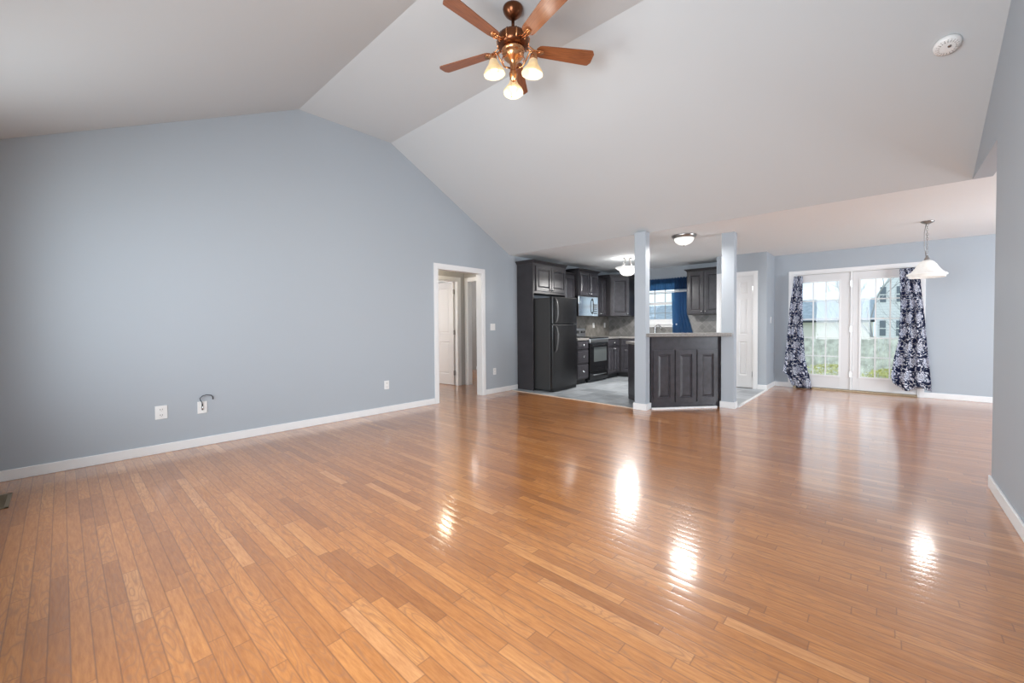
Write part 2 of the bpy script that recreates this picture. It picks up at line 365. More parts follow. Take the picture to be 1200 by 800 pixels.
def panel_slab(mb, F, a0, b0, a1, b1, t, panels, prof):
    """front slab with recessed / raised panels; F maps (along, up, out)"""
    ua = sorted({a0, a1, *[p[0] for p in panels], *[p[2] for p in panels]}); ub = sorted({b0, b1, *[p[1] for p in panels], *[p[3] for p in panels]})
    flip = (F(1, 0, 0) - F(0, 0, 0)).cross(F(0, 1, 0) - F(0, 0, 0)).dot(F(0, 0, 1) - F(0, 0, 0)) < 0
    def q(p):
        mb.add([F(*x) for x in p], [(3, 2, 1, 0) if flip else (0, 1, 2, 3)])
    for i in range(len(ua) - 1):
        for j in range(len(ub) - 1):
            A0, A1, B0, B1 = ua[i], ua[i + 1], ub[j], ub[j + 1]
            if any(p[0] <= A0 + 1e-6 and p[2] >= A1 - 1e-6 and p[1] <= B0 + 1e-6 and p[3] >= B1 - 1e-6 for p in panels): continue
            q([(A0, B0, t), (A1, B0, t), (A1, B1, t), (A0, B1, t)])
    for (A0, B0, A1, B1) in panels:
        pm, pd = 0, 0
        for m_, d in prof:
            r0 = [(A0 + pm, B0 + pm), (A1 - pm, B0 + pm), (A1 - pm, B1 - pm), (A0 + pm, B1 - pm)]
            r1 = [(A0 + m_, B0 + m_), (A1 - m_, B0 + m_), (A1 - m_, B1 - m_), (A0 + m_, B1 - m_)]
            for k in range(4):
                k2 = (k + 1) % 4
                q([(*r0[k], t + pd), (*r0[k2], t + pd), (*r1[k2], t + d), (*r1[k], t + d)])
            pm, pd = m_, d
        q([(A0 + pm, B0 + pm, t + pd), (A1 - pm, B0 + pm, t + pd), (A1 - pm, B1 - pm, t + pd), (A0 + pm, B1 - pm, t + pd)])
    q([(a0, b0, 0), (a0, b1, 0), (a1, b1, 0), (a1, b0, 0)])
    q([(a0, b0, 0), (a1, b0, 0), (a1, b0, t), (a0, b0, t)]); q([(a0, b1, t), (a1, b1, t), (a1, b1, 0), (a0, b1, 0)])
    q([(a0, b0, t), (a0, b1, t), (a0, b1, 0), (a0, b0, 0)]); q([(a1, b0, 0), (a1, b1, 0), (a1, b1, t), (a1, b0, t)])
RAISED = [(.003, -.013), (.015, -.014), (.036, -.002)]
RECESS = [(.010, -.010), (.018, -.010), (.036, -.004)]

# ------------------------------------------------------------ the room
XL, XR, YB, YH, ZC, ZV = -5.008, .573, 9.06, 5.474, 2.44, 3.677
Y1, Y2, YE, YF = 1.89, 3.08, 4.40, -.60
ZF = ZV - (Y1 - YF) * .486
T = .12
m = MB(); m.box((XL - 3.2, YF - .3, -.12), (XR + 3.4, YB + .16, 0)); struct('floor', m, 'oak_floor')
# kitchen tile floor
m = MB(); m.prism([(XL, 5.47), (-2.60, 5.375), (-2.50, 5.42), (-2.40, 5.50), (-1.70, 6.30), (-1.63, 6.34), (-1.525, 6.36), (-1.525, 8.36), (-2.36, 8.36), (-2.36, YB), (XL, YB)], 0, .004)
struct('floor_kitchen', m, 'slate_tile')

# left wall with hallway opening (YZ polygons extruded in X)
def wallX(mb, x0, x1, polys):
    for poly in polys:
        n = len(poly)
        mb.add([(x0, y, z) for y, z in poly] + [(x1, y, z) for y, z in poly],
               [tuple(range(n)), tuple(range(n, 2 * n))[::-1]] + [(i, n + i, n + (i + 1) % n, (i + 1) % n) for i in range(n)])
HY0, HY1, HZ = 3.835, 4.77, 2.06
def ztop(y):
    if y < Y1: return ZV - (Y1 - y) * .486
    if y < Y2: return ZV
    return max(ZC, ZV - (y - Y2) * (ZV - ZC) / (YH - Y2))
m = MB()
wallX(m, XL - T, XL, [[(YF, 0), (HY0, 0), (HY0, ztop(HY0)), (Y2, ZV), (Y1, ZV), (YF, ZF)],
                      [(HY0, HZ), (HY1, HZ), (HY1, ztop(HY1)), (HY0, ztop(HY0))],
                      [(HY1, 0), (YB, 0), (YB, ZC), (YH, ZC), (HY1, ztop(HY1))]])
struct('wall_left', m, 'wall_paint')
# right wall: solid up to YE, gable part above the opening
m = MB()
wallX(m, XR, XR + T, [[(YF, 0), (YE, 0), (YE, ztop(YE)), (Y2, ZV), (Y1, ZV), (YF, ZF)],
                      [(YE, ZC), (YH, ZC), (YE, ztop(YE))]])
struct('wall_right', m, 'wall_paint')
# back wall with french doors + kitchen window openings
DX0, DX1, DZ = -1.245, .418, 2.065
WX0, WX1, WZ0, WZ1 = -4.14, -3.36, 1.17, 2.12
m = MB()
for a, b in (((XL - T, YB, 0), (WX0, YB + .14, ZC)), ((WX0, YB, 0), (WX1, YB + .14, WZ0)), ((WX0, YB, WZ1), (WX1, YB + .14, ZC)),
             ((WX1, YB, 0), (DX0, YB + .14, ZC)), ((DX0, YB, DZ), (DX1, YB + .14, ZC)), ((DX1, YB, 0), (3.9, YB + .14, ZC))): m.box(a, b)
struct('wall_back', m, 'wall_paint')
# pantry closet walls
PX0, PX1, PZ, PY = -2.285, -1.722, 2.06, 8.36
m = MB()
m.box((-2.35, PY, 0), (PX0, PY + .11, ZC)); m.box((PX1, PY, 0), (-1.53, PY + .11, ZC)); m.box((PX0, PY, PZ), (PX1, PY + .11, ZC))
m.box((-1.64, PY + .11, 0), (-1.53, YB, ZC)); m.box((-2.35, PY + .11, 0), (-2.26, YB, ZC))
struct('wall_pantry', m, 'wall_paint')
# dining side walls (beyond the opening on the right)
m = MB(); m.box((3.78, 3.0, 0), (3.9, 5.6, ZC)); m.box((3.78, 7.6, 0), (3.9, YB, ZC)); m.box((3.78, 5.6, 0), (3.9, 7.6, .6)); m.box((3.78, 5.6, 2.1), (3.9, 7.6, ZC)); struct('wall_dining', m, 'wall_paint')
m = MB(); m.box((XR + T, 2.88, 0), (3.9, 3.0, ZC)); struct('wall_dining_front', m, 'wall_paint')
# front wall behind the camera, with three window openings
m = MB(); xs = [XL - T]
for x in (-3.5, -1.1): xs += [x - .75, x + .75]
xs.append(XR + T)
for i in range(len(xs) - 1):
    if i % 2 == 0: m.box((xs[i], YF - .12, 0), (xs[i + 1], YF, ZF))
    else: m.box((xs[i], YF - .12, 0), (xs[i + 1], YF, .6)); m.box((xs[i], YF - .12, 2.3), (xs[i + 1], YF, ZF))
struct('wall_front', m, 'wall_paint')
# ceilings
def slope(mb, ya, za, yb, zb, x0, x1, t=.1):
    mb.add([(x0, ya, za), (x1, ya, za), (x1, yb, zb), (x0, yb, zb), (x0, ya, za + t), (x1, ya, za + t), (x1, yb, zb + t), (x0, yb, zb + t)],
           [(0, 3, 2, 1), (4, 5, 6, 7), (0, 1, 5, 4), (1, 2, 6, 5), (2, 3, 7, 6), (3, 0, 4, 7)])
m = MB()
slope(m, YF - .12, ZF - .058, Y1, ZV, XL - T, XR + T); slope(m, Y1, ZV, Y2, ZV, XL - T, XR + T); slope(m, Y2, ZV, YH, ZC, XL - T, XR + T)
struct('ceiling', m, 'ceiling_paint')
m = MB(); m.box((XL - T, YH, ZC), (XR + T, YB + .14, ZC + .1)); m.box((XR + T, 2.88, ZC), (3.9, YB + .14, ZC + .1))
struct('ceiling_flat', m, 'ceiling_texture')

# baseboards
def bbox(mb, a, b, z=.085):
    mb.box((a[0], a[1], 0), (b[0], b[1], z))
BT = .014
m = MB(); bbox(m, (XL, YF), (XL + BT, 3.77)); bbox(m, (XL, 4.836), (XL + BT, 5.655)); struct('baseboard_left', m, 'trim_white', bevel=.004)
m = MB(); bbox(m, (XR - BT, YF), (XR, YE + BT)); bbox(m, (XR, YE), (XR + T, YE + BT)); struct('baseboard_right', m, 'trim_white', bevel=.004)
m = MB(); bbox(m, (-1.53, YB - BT), (-1.305, YB)); bbox(m, (.478, YB - BT), (3.78, YB)); struct('baseboard_back', m, 'trim_white', bevel=.004)
m = MB(); bbox(m, (-1.662, PY - BT), (-1.53 + BT, PY)); bbox(m, (-1.53, PY), (-1.53 + BT, YB - BT)); struct('baseboard_pantry', m, 'trim_white', bevel=.004)
# threshold strips between oak and tile
m = MB()
def strip(mb, p, q, w=.028, z=.012):
    p, q = Vector((*p, 0)), Vector((*q, 0)); d = (q - p).normalized(); n = Vector((-d.y, d.x, 0)) * w / 2
    mb.prism([((p + n).x, (p + n).y), ((q + n).x, (q + n).y), ((q - n).x, (q - n).y), ((p - n).x, (p - n).y)], 0, z)
strip(m, (XL + .02, 5.47), (-2.575, 5.36), .02, .008); struct('trim_1', m, 'strip_beige')
m = MB(); strip(m, (-2.365, 5.47), (-1.735, 6.19), .03, .02); struct('trim_2', m, 'trim_white')
m = MB(); strip(m, (-1.51, 6.37), (-1.515, 8.345), .03, .014); struct('trim_3', m, 'trim_white')

# ------------------------------------------------------------ columns
def column(x0, y0, x1, y1, label):
    t = thing('column', label, 'column', ((x0 + x1) / 2, (y0 + y1) / 2, 0), 'columns at the ends of the breakfast bar')
    m = MB(); m.box((x0, y0, 0), (x1, y1, ZC)); m.build('shaft', 'wall_paint', t, bevel=.004)
    m = MB(); b = .015; m.box((x0 - b, y0 - b, 0), (x1 + b, y0, .085)); m.box((x0 - b, y1, 0), (x1 + b, y1 + b, .085))
    m.box((x0 - b, y0, 0), (x0, y1, .085)); m.box((x1, y0, 0), (x1 + b, y1, .085)); m.build('base_trim', 'trim_white', t)
column(-2.562, 5.352, -2.402, 5.488, 'blue-grey square column at the left end of the breakfast bar, nearer the fridge')
column(-1.690, 6.240, -1.527, 6.362, 'blue-grey square column at the right end of the breakfast bar, nearer the pantry door')

# ------------------------------------------------------------ hallway behind the left wall
HX = -6.2; HE = 5.42
m = MB()
# far hall wall, opening from HY2 to HY3 for the white door
D0, D1 = 4.46, 5.25
for a, b in (((HX - .11, 2.2, 0), (HX, D0, ZC)), ((HX - .11, D0, 2.06), (HX, D1, ZC)), ((HX - .11, D1, 0), (HX, HE + .11, ZC))): m.box(a, b)
struct('wall_hall', m, 'hall_paint')
m = MB()
E0, E1 = -6.11, -5.36
for a, b in (((HX, HE, 0), (E0, HE + .1, ZC)), ((E0, HE, 2.06), (E1, HE + .1, ZC)), ((E1, HE, 0), (XL - T, HE + .1, ZC))): m.box(a, b)
struct('wall_hall_end', m, 'hall_paint')
m = MB(); m.box((-8.2, 2.1, 0), (XL - T, 2.2, ZC)); m.box((-8.2, 2.2, 0), (-8.1, 7.6, ZC)); m.box((-8.2, 7.5, 0), (XL - T, 7.6, ZC)); struct('wall_bedroom', m, 'hall_paint')
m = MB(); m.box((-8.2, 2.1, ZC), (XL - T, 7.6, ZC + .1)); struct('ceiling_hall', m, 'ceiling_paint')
# casings
def casing(name, F, a0, a1, z, w, depth_in, t=.016, both=False, jamb_t=.018):
    m = MB()
    for (p, q) in (((a0 - w, 0), (a0, z + w)), ((a1, 0), (a1 + w, z + w)), ((a0, z), (a1, z + w))):
        m.fbox(F, (p[0], p[1], 0), (q[0], q[1], t))
        m.fbox(F, (p[0] + (0 if p[0] < a0 and q[0] <= a0 else 0), p[1], t), (q[0], q[1], t + .001))
    # jamb lining
    m.fbox(F, (a0, 0, -depth_in), (a0 + jamb_t, z, t * .6)); m.fbox(F, (a1 - jamb_t, 0, -depth_in), (a1, z, t * .6)); m.fbox(F, (a0 + jamb_t, z - jamb_t, -depth_in), (a1 - jamb_t, z, t * .6))
    return struct(name, m, 'trim_white', bevel=.003)
casing('trim_4', frame((XL, 0, 0), (0, 1, 0), (1, 0, 0)), HY0, HY1, HZ, .062, T)
casing('trim_5', frame((HX, 0, 0), (0, 1, 0), (1, 0, 0)), D0, D1, 2.06, .062, .11)
casing('trim_6', frame((0, HE, 0), (1, 0, 0), (0, -1, 0)), E0, E1, 2.06, .058, .1)
casing('trim_7', frame((0, PY, 0), (1, 0, 0), (0, -1, 0)), PX0, PX1, PZ, .058, .11)
m = MB(); bbox(m, (-8.1, 7.5 - BT), (XL - T, 7.5)); struct('baseboard_bedroom', m, 'trim_white')

def hinge_mb(p, axis_r=.007, h=.09):
    m = MB(); m.tube([(p[0], p[1], p[2]), (p[0], p[1], p[2] + h)], axis_r, 8); return m
# hall door leaf, swung open into the far room
F = frame((HX - .08, D1 - .02, 0), (-1, -.12, 0), (.12, -1, 0))
m = MB(); w_ = .745
panel_slab(m, F, 0, .012, w_, 2.035, .035, [(.11, .22, w_ - .11, .86), (.11, 1.03, w_ - .11, 1.92)], RECESS)
d = struct('door_1', m, 'door_white')
d.name = 'door_1'
for z in (.2, 1.0, 1.8):
    h = MB(); h.fbox(F, (-.012, z, .0), (.004, z + .09, .04)); h.build('hinge', 'nickel', d)
k = MB(); k.fbox(F, (w_ - .09, .93, .035), (w_ - .05, .97, .07)); k.lathe([(0, .0), (.028, .005), (.03, .02), (.02, .035), (0, .04)], F(w_ - .07, .95, .07), 16, Matrix.Rotation(PI / 2, 3, 'X')); k.build('door_knob', 'nickel', d)
# pantry door
F = frame((0, PY + .035, 0), (1, 0, 0), (0, -1, 0))
m = MB(); p0, p1 = PX0 + .02, PX1 - .02; w_ = p1 - p0; c = (p0 + p1) / 2
panel_slab(m, F, p0, .015, p1, PZ - .02, .035, [(p0 + .09, 1.72, c - .045, 1.93), (c + .045, 1.72, p1 - .09, 1.93), (p0 + .09, .98, c - .045, 1.62), (c + .045, .98, p1 - .09, 1.62), (p0 + .09, .24, c - .045, .85), (c + .045, .24, p1 - .09, .85)], RECESS)
d = struct('door_2', m, 'door_white')
for z in (.22, .98, 1.76):
    h = MB(); h.fbox(F, (p1 - .012, z, .033), (p1 + .02, z + .09, .042)); h.build('hinge', 'satin_steel', d)
k = MB(); k.lathe([(.026, 0), (.026, .008), (.012, .012), (.012, .03), (.028, .042), (.03, .058), (.018, .07), (0, .072)], F(p0 + .06, .96, .035), 16, Matrix.Rotation(PI / 2, 3, 'X')); k.build('door_knob', 'satin_steel', d)

# ------------------------------------------------------------ french doors
m = MB(); F = frame((0, YB, 0), (1, 0, 0), (0, -1, 0))
for a, b in (((-1.305, 0, 0), (DX0, 2.124, .018)), ((DX1, 0, 0), (.478, 2.124, .018)), ((DX0, DZ, 0), (DX1, 2.124, .018)),
             ((DX0, 0, -.14), (DX0 + .018, DZ, .012)), ((DX1 - .018, 0, -.14), (DX1, DZ, .012)), ((DX0 + .018, DZ - .018, -.14), (DX1 - .018, DZ, .012)), ((-.425, 0.03, -.10), (-.397, DZ - .018, .008))):
    m.fbox(F, a, b)
struct('trim_8', m, 'trim_white', bevel=.003)
m = MB(); m.fbox(F, (DX0 + .018, 0, -.16), (DX1 - .018, .028, .03)); struct('trim_9', m, 'vent_metal', bevel=.004)
def leaf(name, a0, a1, g0, g1):
    zb, zt, gz0, gz1 = .032, DZ - .022, .25, 1.915
    t0, t1 = -.05, -.006
    m = MB()
    m.fbox(F, (a0, zb, t0), (g0, zt, t1)); m.fbox(F, (g1, zb, t0), (a1, zt, t1)); m.fbox(F, (g0, zb, t0), (g1, gz0, t1)); m.fbox(F, (g0, gz1, t0), (g1, zt, t1))
    d = struct(name, m, 'door_white', bevel=.002)
    m = MB(); b = .028
    for a, q in (((g0 - .012, gz0 - .012), (g0 + b - .012, gz1 + .012)), ((g1 - b + .012, gz0 - .012), (g1 + .012, gz1 + .012)), ((g0 + b - .012, gz0 - .012), (g1 - b + .012, gz0 + b - .012)), ((g0 + b - .012, gz1 - b + .012), (g1 - b + .012, gz1 + .012))):
        m.fbox(F, (*a, t1), (*q, t1 + .011))
    m.build('glazing_bead', 'trim_white', d, bevel=.003)
    m = MB(); mw = .009; G0, G1, Z0, Z1 = g0 + .016, g1 - .016, gz0 + .016, gz1 - .016
    for i in (1, 2):
        x = G0 + (G1 - G0) * i / 3; m.fbox(F, (x - mw, Z0, -.040), (x + mw, Z1, -.012))
    for j in range(1, 5):
        z = Z0 + (Z1 - Z0) * j / 5; m.fbox(F, (G0, z - mw, -.039), (G1, z + mw, -.013))
    m.build('muntins', 'trim_white', d)
    m = MB(); m.fbox(F, (G0 - .01, Z0 - .01, -.029), (G1 + .01, Z1 + .01, -.025)); m.build('glass_pane', 'window_glass', d)
    return d
dl = leaf('door_3', -1.225, -.427, -1.135, -.562)
dr = leaf('door_4', -.395, .398, -.300, .273)
for z in (.25, 1.02, 1.80):
    h = MB(); h.fbox(F, (-.43, z, -.006), (-.395, z + .1, .014)); h.build('hinge', 'nickel', dl)
h = MB(); h.lathe([(.03, 0), (.03, .01), (.012, .014), (.012, .04), (.027, .05), (.03, .065), (0, .075)], F(.335, .95, -.006), 16, Matrix.Rotation(PI / 2, 3, 'X')); h.build('door_knob', 'satin_steel', dr)

# ------------------------------------------------------------ curtains
def curtain(name, label, cat, L, R, z0, z1, Yc, folds, amp, mat, n=90, rows=60, group=None, zb=None, seed=0, zt=None):
    rnd = random.Random(seed); ph = [rnd.uniform(0, 6) for _ in range(4)]
    vs = []; fs = []; uv = []
    for j in range(rows + 1):
        t = j / rows
        for i in range(n + 1):
            s_ = i / n
            lo = z0 + (zb(s_) if zb else 0); hi = z1 + (zt(s_) if zt else 0)
            z = hi + (lo - hi) * t
            x = L(t) + (R(t) - L(t)) * s_
            a = amp * (.45 + .55 * t)
            y = Yc - a * (math.sin(2 * PI * folds * s_ + ph[0] + .5 * t) + .35 * math.sin(2 * PI * folds * 2.3 * s_ + ph[1] + t))
            x += .25 * a * math.sin(4 * PI * folds * s_ + ph[2])
            vs.append((x, y, z)); uv.append((s_ * abs(R(1) - L(1)) * 1.2, z))
    w = n + 1
    for j in range(rows):
        for i in range(n): fs.append((j * w + i, j * w + i + 1, (j + 1) * w + i + 1, (j + 1) * w + i))
    m = MB(); m.add(vs, fs, True)
    o = m.build(name, mat, None, solid=.002, uv=uv)
    return tag(o, label, cat, group) if label else o
def sm(a, b, t): return a + (b - a) * t
def pw(pts):
    def f(t):
        for (t0, v0), (t1, v1) in zip(pts, pts[1:]):
            if t <= t1: 
                u = (t - t0) / (t1 - t0); u = u * u * (3 - 2 * u) * .4 + u * .6
                return v0 + (v1 - v0) * u
        return pts[-1][1]
    return f
curtain('curtain', 'narrow navy curtain with white floral print covering the left edge of the french doors', 'curtain',
        pw([(0, -1.215), (.35, -1.285), (.78, -1.345), (.88, -1.38), (.92, -1.30), (1, -1.24)]), pw([(0, -1.085), (.35, -1.085), (.7, -1.05), (1, -.945)]), .012, 2.02, 8.955, 2.5, .022, 'floral_cloth',
        group='floral curtains at the french doors', zb=lambda s: .05 * max(0, 1 - s * 3.2), seed=3)
curtain('curtain', 'wide navy floral curtain at the right edge of the french doors, lit blue from behind', 'curtain',
        pw([(0, .175), (.35, .19), (.6, .175), (.8, .115), (.93, .085), (1, .11)]), pw([(0, .375), (.12, .415), (.5, .475), (1, .545)]), .13, 2.03, 8.945, 2.6, .032, 'floral_cloth',
        group='floral curtains at the french doors', zb=lambda s: .03 * math.sin(s * 9 + 1.2) + .05 * max(0, 1 - s * 5), seed=8)
for xk, lab in ((-1.15, 'small dark curtain hook at the top of the left floral curtain'), (.28, 'small dark curtain hook at the top of the right floral curtain')):
    m = MB(); m.tube([(xk, YB - .018, 2.03), (xk, 8.99, 2.03), (xk, 8.965, 2.022), (xk, 8.955, 2.0)], .004, 8); m.lathe([(0, 0), (.012, 0), (.012, .004), (0, .004)], (xk, YB - .0185, 2.03), 12, Matrix.Rotation(PI / 2, 3, 'X'))
    tag(m.build('curtain_hook', 'nickel', None), lab, 'hook', 'hooks holding the floral curtains')

# ------------------------------------------------------------ kitchen window
m = MB()
F = frame((0, YB, 0), (1, 0, 0), (0, -1, 0)); w = .055
for a, b in (((WX0 - w, WZ0 - w, 0), (WX0, WZ1 + w, .016)), ((WX1, WZ0 - w, 0), (WX1 + w, WZ1 + w, .016)), ((WX0, WZ1, 0), (WX1, WZ1 + w, .016)), ((WX0, WZ0 - w, 0), (WX1, WZ0, .016)), ((WX0 - w, WZ0 - .005, 0), (WX1 + w, WZ0 + .015, .04)),
             ((WX0, WZ0, -.14), (WX0 + .03, WZ1, 0)), ((WX1 - .03, WZ0, -.14), (WX1, WZ1, 0)), ((WX0, WZ1 - .03, -.14), (WX1, WZ1, 0)), ((WX0, WZ0, -.14), (WX1, WZ0 + .05, 0))): m.fbox(F, a, b)
wd = struct('window_1', m, 'trim_white', bevel=.002)
zm = (WZ0 + WZ1) / 2
m = MB(); m.fbox(F, (WX0 + .03, zm - .03, -.09), (WX1 - .03, zm + .03, -.04)); m.fbox(F, (WX0 + .03, WZ0 + .05, -.07), (WX1 - .03, WZ0 + .12, -.04))
for x0 in (WX0 + .03, WX1 - .065): m.fbox(F, (x0, WZ0 + .05, -.08), (x0 + .035, WZ1 - .03, -.045))
m.build('sash', 'trim_white', wd)
m = MB()
for i in range(1, 3):
    x = WX0 + .03 + (WX1 - WX0 - .06) * i / 3
    m.fbox(F, (x - .006, WZ0 + .12, -.072), (x + .006, WZ1 - .03, -.055))
for z in (1.43, 1.87): m.fbox(F, (WX0 + .04, z - .006, -.071), (WX1 - .04, z + .006, -.056))
m.build('muntins', 'nickel', wd)
m = MB(); m.fbox(F, (WX0 + .035, WZ0 + .05, -.066), (WX1 - .035, WZ1 - .03, -.062)); m.build('glass_pane', 'window_glass', wd)
curtain('sheer_valance', 'gathered navy blue sheer valance across the top of the kitchen window', 'curtain', lambda t: -4.235, lambda t: -3.05, 1.93, 2.18, YB - .10, 17, .012, 'valance_blue', n=220, rows=14, seed=2, zt=lambda s: .012 * math.sin(s * 120))
curtain('sheer_curtain', 'translucent blue curtain at the right side of the kitchen window', 'curtain', pw([(0, -3.45), (1, -3.43)]), pw([(0, -3.13), (.45, -3.13), (.8, -3.04), (1, -2.98)]), .93, 1.87, YB - .045, 5, .012, 'sheer_blue', n=120, rows=30, seed=5, group='sheer curtains at the kitchen window')
curtain('sheer_curtain', 'translucent blue curtain at the left side of the kitchen window, half hidden by a column', 'curtain', pw([(0, -4.235), (1, -4.235)]), pw([(0, -4.02), (1, -4.05)]), 1.0, 1.87, YB - .045, 5, .012, 'sheer_blue', n=90, rows=30, seed=6, group='sheer curtains at the kitchen window')
m = MB(); m.tube([(-4.24, YB - .078, 2.15), (-3.06, YB - .078, 2.15)], .004, 8)
for x in (-4.235, -3.065): m.tube([(x, YB - .078, 2.15), (x, YB - .001, 2.15)], .006, 8)
tag(m.build('curtain_rod', 'trim_white', None), 'thin white rod carrying the gathered blue valance', 'curtain rod')
m = MB(); m.tube([(-4.235, YB - .068, 1.885), (-3.05, YB - .068, 1.885)], .011, 10)
for x in (-4.225, -3.06): m.tube([(x, YB - .068, 1.885), (x, YB - .001, 1.885)], .006, 8)
tag(m.build('curtain_rod', 'trim_white', None), 'lower white rod across the kitchen window carrying the two sheer panels', 'curtain rod')

# ------------------------------------------------------------ cabinets
def knob(F, a, b, c, parent, mat='chrome', r=.017):
    k = MB(); o = F(a, b, c); w = (F(0, 0, 1) - F(0, 0, 0)); q = Vector((0, 0, 1)).rotation_difference(w).to_matrix()
    k.lathe([(.005, 0), (.005, .012), (r, .018), (r * 1.05, .024), (r * .6, .031), (0, .032)], o, 14, q); k.build('knob', mat, parent)
def cab_door(F, a0, b0, a1, b1, parent, kn=None, t=.02, fr=.052, name='door'):
    m = MB(); panel_slab(m, F, a0, b0, a1, b1, t, [(a0 + fr, b0 + fr, a1 - fr, b1 - fr)], RAISED if min(a1 - a0, b1 - b0) - 2 * fr > .08 else [(.004, -.009), (.01, -.009), (.016, -.003)])
    d = m.build(name, 'cabinet_dark', parent)
    if kn: knob(F, kn[0], kn[1], t, d)
    return d
def crown(F, a0, a1, z, parent, depth, ends=(True, True), h=.06, o=.048, mat='cabinet_side'):
    """stepped crown moulding along the front and returned along both sides"""
    m = MB(); prof = [(.0, 0), (.006, 0), (.008, .012), (.018, .020), (o - .006, h - .014), (o, h - .010), (o, h), (0, h)]
    loops = []
    for d, zz in prof:
        loops.append([F(a0 - (d if ends[0] else 0), z + zz, -depth), F(a0 - (d if ends[0] else 0), z + zz, d), F(a1 + (d if ends[1] else 0), z + zz, d), F(a1 + (d if ends[1] else 0), z + zz, -depth)])
    vs = [p for l in loops for p in l]; n = len(prof); fs = []
    for i in range(n - 1):
        for k in range(3): fs.append((i * 4 + k, i * 4 + k + 1, (i + 1) * 4 + k + 1, (i + 1) * 4 + k))
    fs.append(((n - 1) * 4, (n - 1) * 4 + 1, (n - 1) * 4 + 2, (n - 1) * 4 + 3))
    m.add(vs, fs); m.build('crown_moulding', mat, parent)

# tall fridge surround with the cabinet over the fridge
t = thing('fridge_cabinet', 'tall dark cabinet surround with two raised-panel doors above the black fridge', 'cabinet', (-4.8, 6.17, 0))
F = frame((-4.63, 5.66, 0), (0, 1, 0), (1, 0, 0))       # a = Y-5.66
m = MB(); m.box((XL + .001, 5.66, .004), (-4.63, 5.685, 2.29)); m.build('side_panel', 'cabinet_side', t, bevel=.002)
m = MB(); m.box((XL + .001, 6.655, .004), (-4.63, 6.68, 1.75)); m.build('side_panel', 'cabinet_side', t)
m = MB(); m.box((XL + .001, 5.685, 1.75), (-4.645, 6.68, 2.29)); m.build('body', 'cabinet_side', t)
m = MB(); m.box((-4.645, 5.685, 1.75), (-4.63, 6.68, 1.80)); m.box((-4.645, 5.685, 2.25), (-4.63, 6.68, 2.29)); m.box((-4.645, 5.685, 1.8), (-4.63, 5.73, 2.25)); m.box((-4.645, 6.64, 1.8), (-4.63, 6.68, 2.25)); m.build('face_frame', 'cabinet_dark', t)
cab_door(F, .075, 1.795, .52, 2.245, t, (.49, 1.83)); cab_door(F, .535, 1.795, .99, 2.245, t, (.565, 1.83))
crown(F, 0, 1.02, 2.28, t, .377, (True, False))

# refrigerator
t = thing('refrigerator', 'black top-freezer refrigerator with long curved handles under the dark cabinet', 'refrigerator', (-4.6, 6.08, 0))
m = MB(); m.box((-4.97, 5.72, .03), (-4.30, 6.46, 1.655)); m.build('body', 'fridge_side', t, bevel=.008)
for nm, z0, z1 in (('freezer_door', 1.195, 1.67), ('fridge_door', .075, 1.182)):
    m = MB(); n = 14; prof = []
    for i in range(n + 1):
        s = i / n; y = 5.705 + .755 * s; prof.append((-4.235 + .018 * (1 - (2 * s - 1) ** 2), y))
    m.prism([(-4.293, 6.46), (-4.293, 5.705)] + prof, z0, z1); d = m.build(nm, 'fridge_black', t, bevel=.006)
    hy = 5.775; h = MB()
    if nm == 'freezer_door': zs = [(1.215, .0), (1.25, .03), (1.35, .045), (1.5, .042), (1.60, .025), (1.645, .0)]
    else: zs = [(1.165, 0), (1.13, .03), (1.02, .045), (.88, .042), (.76, .025), (.70, .0)]
    h.tube([(-4.226 + o, hy + .5 * o, z) for z, o in zs], [.010, .013, .015, .015, .013, .010], 10); h.build('handle', 'handle_grey', d)
m = MB(); m.box((-4.30, 5.72, .012), (-4.245, 6.45, .068))
for i in range(12): m.box((-4.246, 5.75 + i * .058, .025), (-4.24, 5.79 + i * .058, .055))
m.build('kick_grille', 'gloss_black', t)
for y in (5.76, 6.42):
    for x in (-4.33, -4.9): m = MB(); m.tube([(x, y, .004), (x, y, .032)], .018, 10); m.build('foot', 'gloss_black', t)
m = MB(); m.box((-4.36, 6.40, 1.655), (-4.27, 6.455, 1.685)); m.build('hinge_cover', 'gloss_black', t, bevel=.003)
m = MB(); m.box((-4.29, 6.42, 1.183), (-4.245, 6.458, 1.194)); m.build('hinge_cover', 'satin_steel', t, bevel=.003)

# upper cabinets along the left wall
def upper(label, y0, y1, xf, z0, z1, doors, kz='low', crown_h=.05, ends=(True, True)):
    t = thing('wall_cabinet', label, 'cabinet', ((XL + xf) / 2, (y0 + y1) / 2, z0), 'dark upper cabinets')
    m = MB(); m.box((XL + .001, y0, z0), (xf - .001, y1, z1)); m.build('body', 'cabinet_side', t, bevel=.002)
    F = frame((xf, y0, 0), (0, 1, 0), (1, 0, 0)); w = y1 - y0; g = .018; dw = (w - g * (doors + 1)) / doors
    for i in range(doors):
        a = g + i * (dw + g); kx = a + (dw - .03 if (i == 0 and doors == 2) or doors == 1 else .03)
        cab_door(F, a, z0 + .02, a + dw, z1 - .03, t, (kx, z0 + .055), fr=.05)
    crown(F, 0, w, z1 - .01, t, xf - XL - .001, ends, crown_h)
    return t
upper('narrow dark wall cabinet squeezed between the fridge cabinet and the microwave cabinet', 6.685, 7.085, -4.70, 1.37, 2.19, 1, ends=(False, False), crown_h=.04)
upper('short dark wall cabinet with two doors above the microwave', 7.095, 7.855, -4.60, 1.775, 2.285, 2)
upper('dark two-door wall cabinet between the microwave and the tall corner cabinet', 7.865, 8.365, -4.70, 1.37, 2.19, 2, ends=(False, False), crown_h=.04)
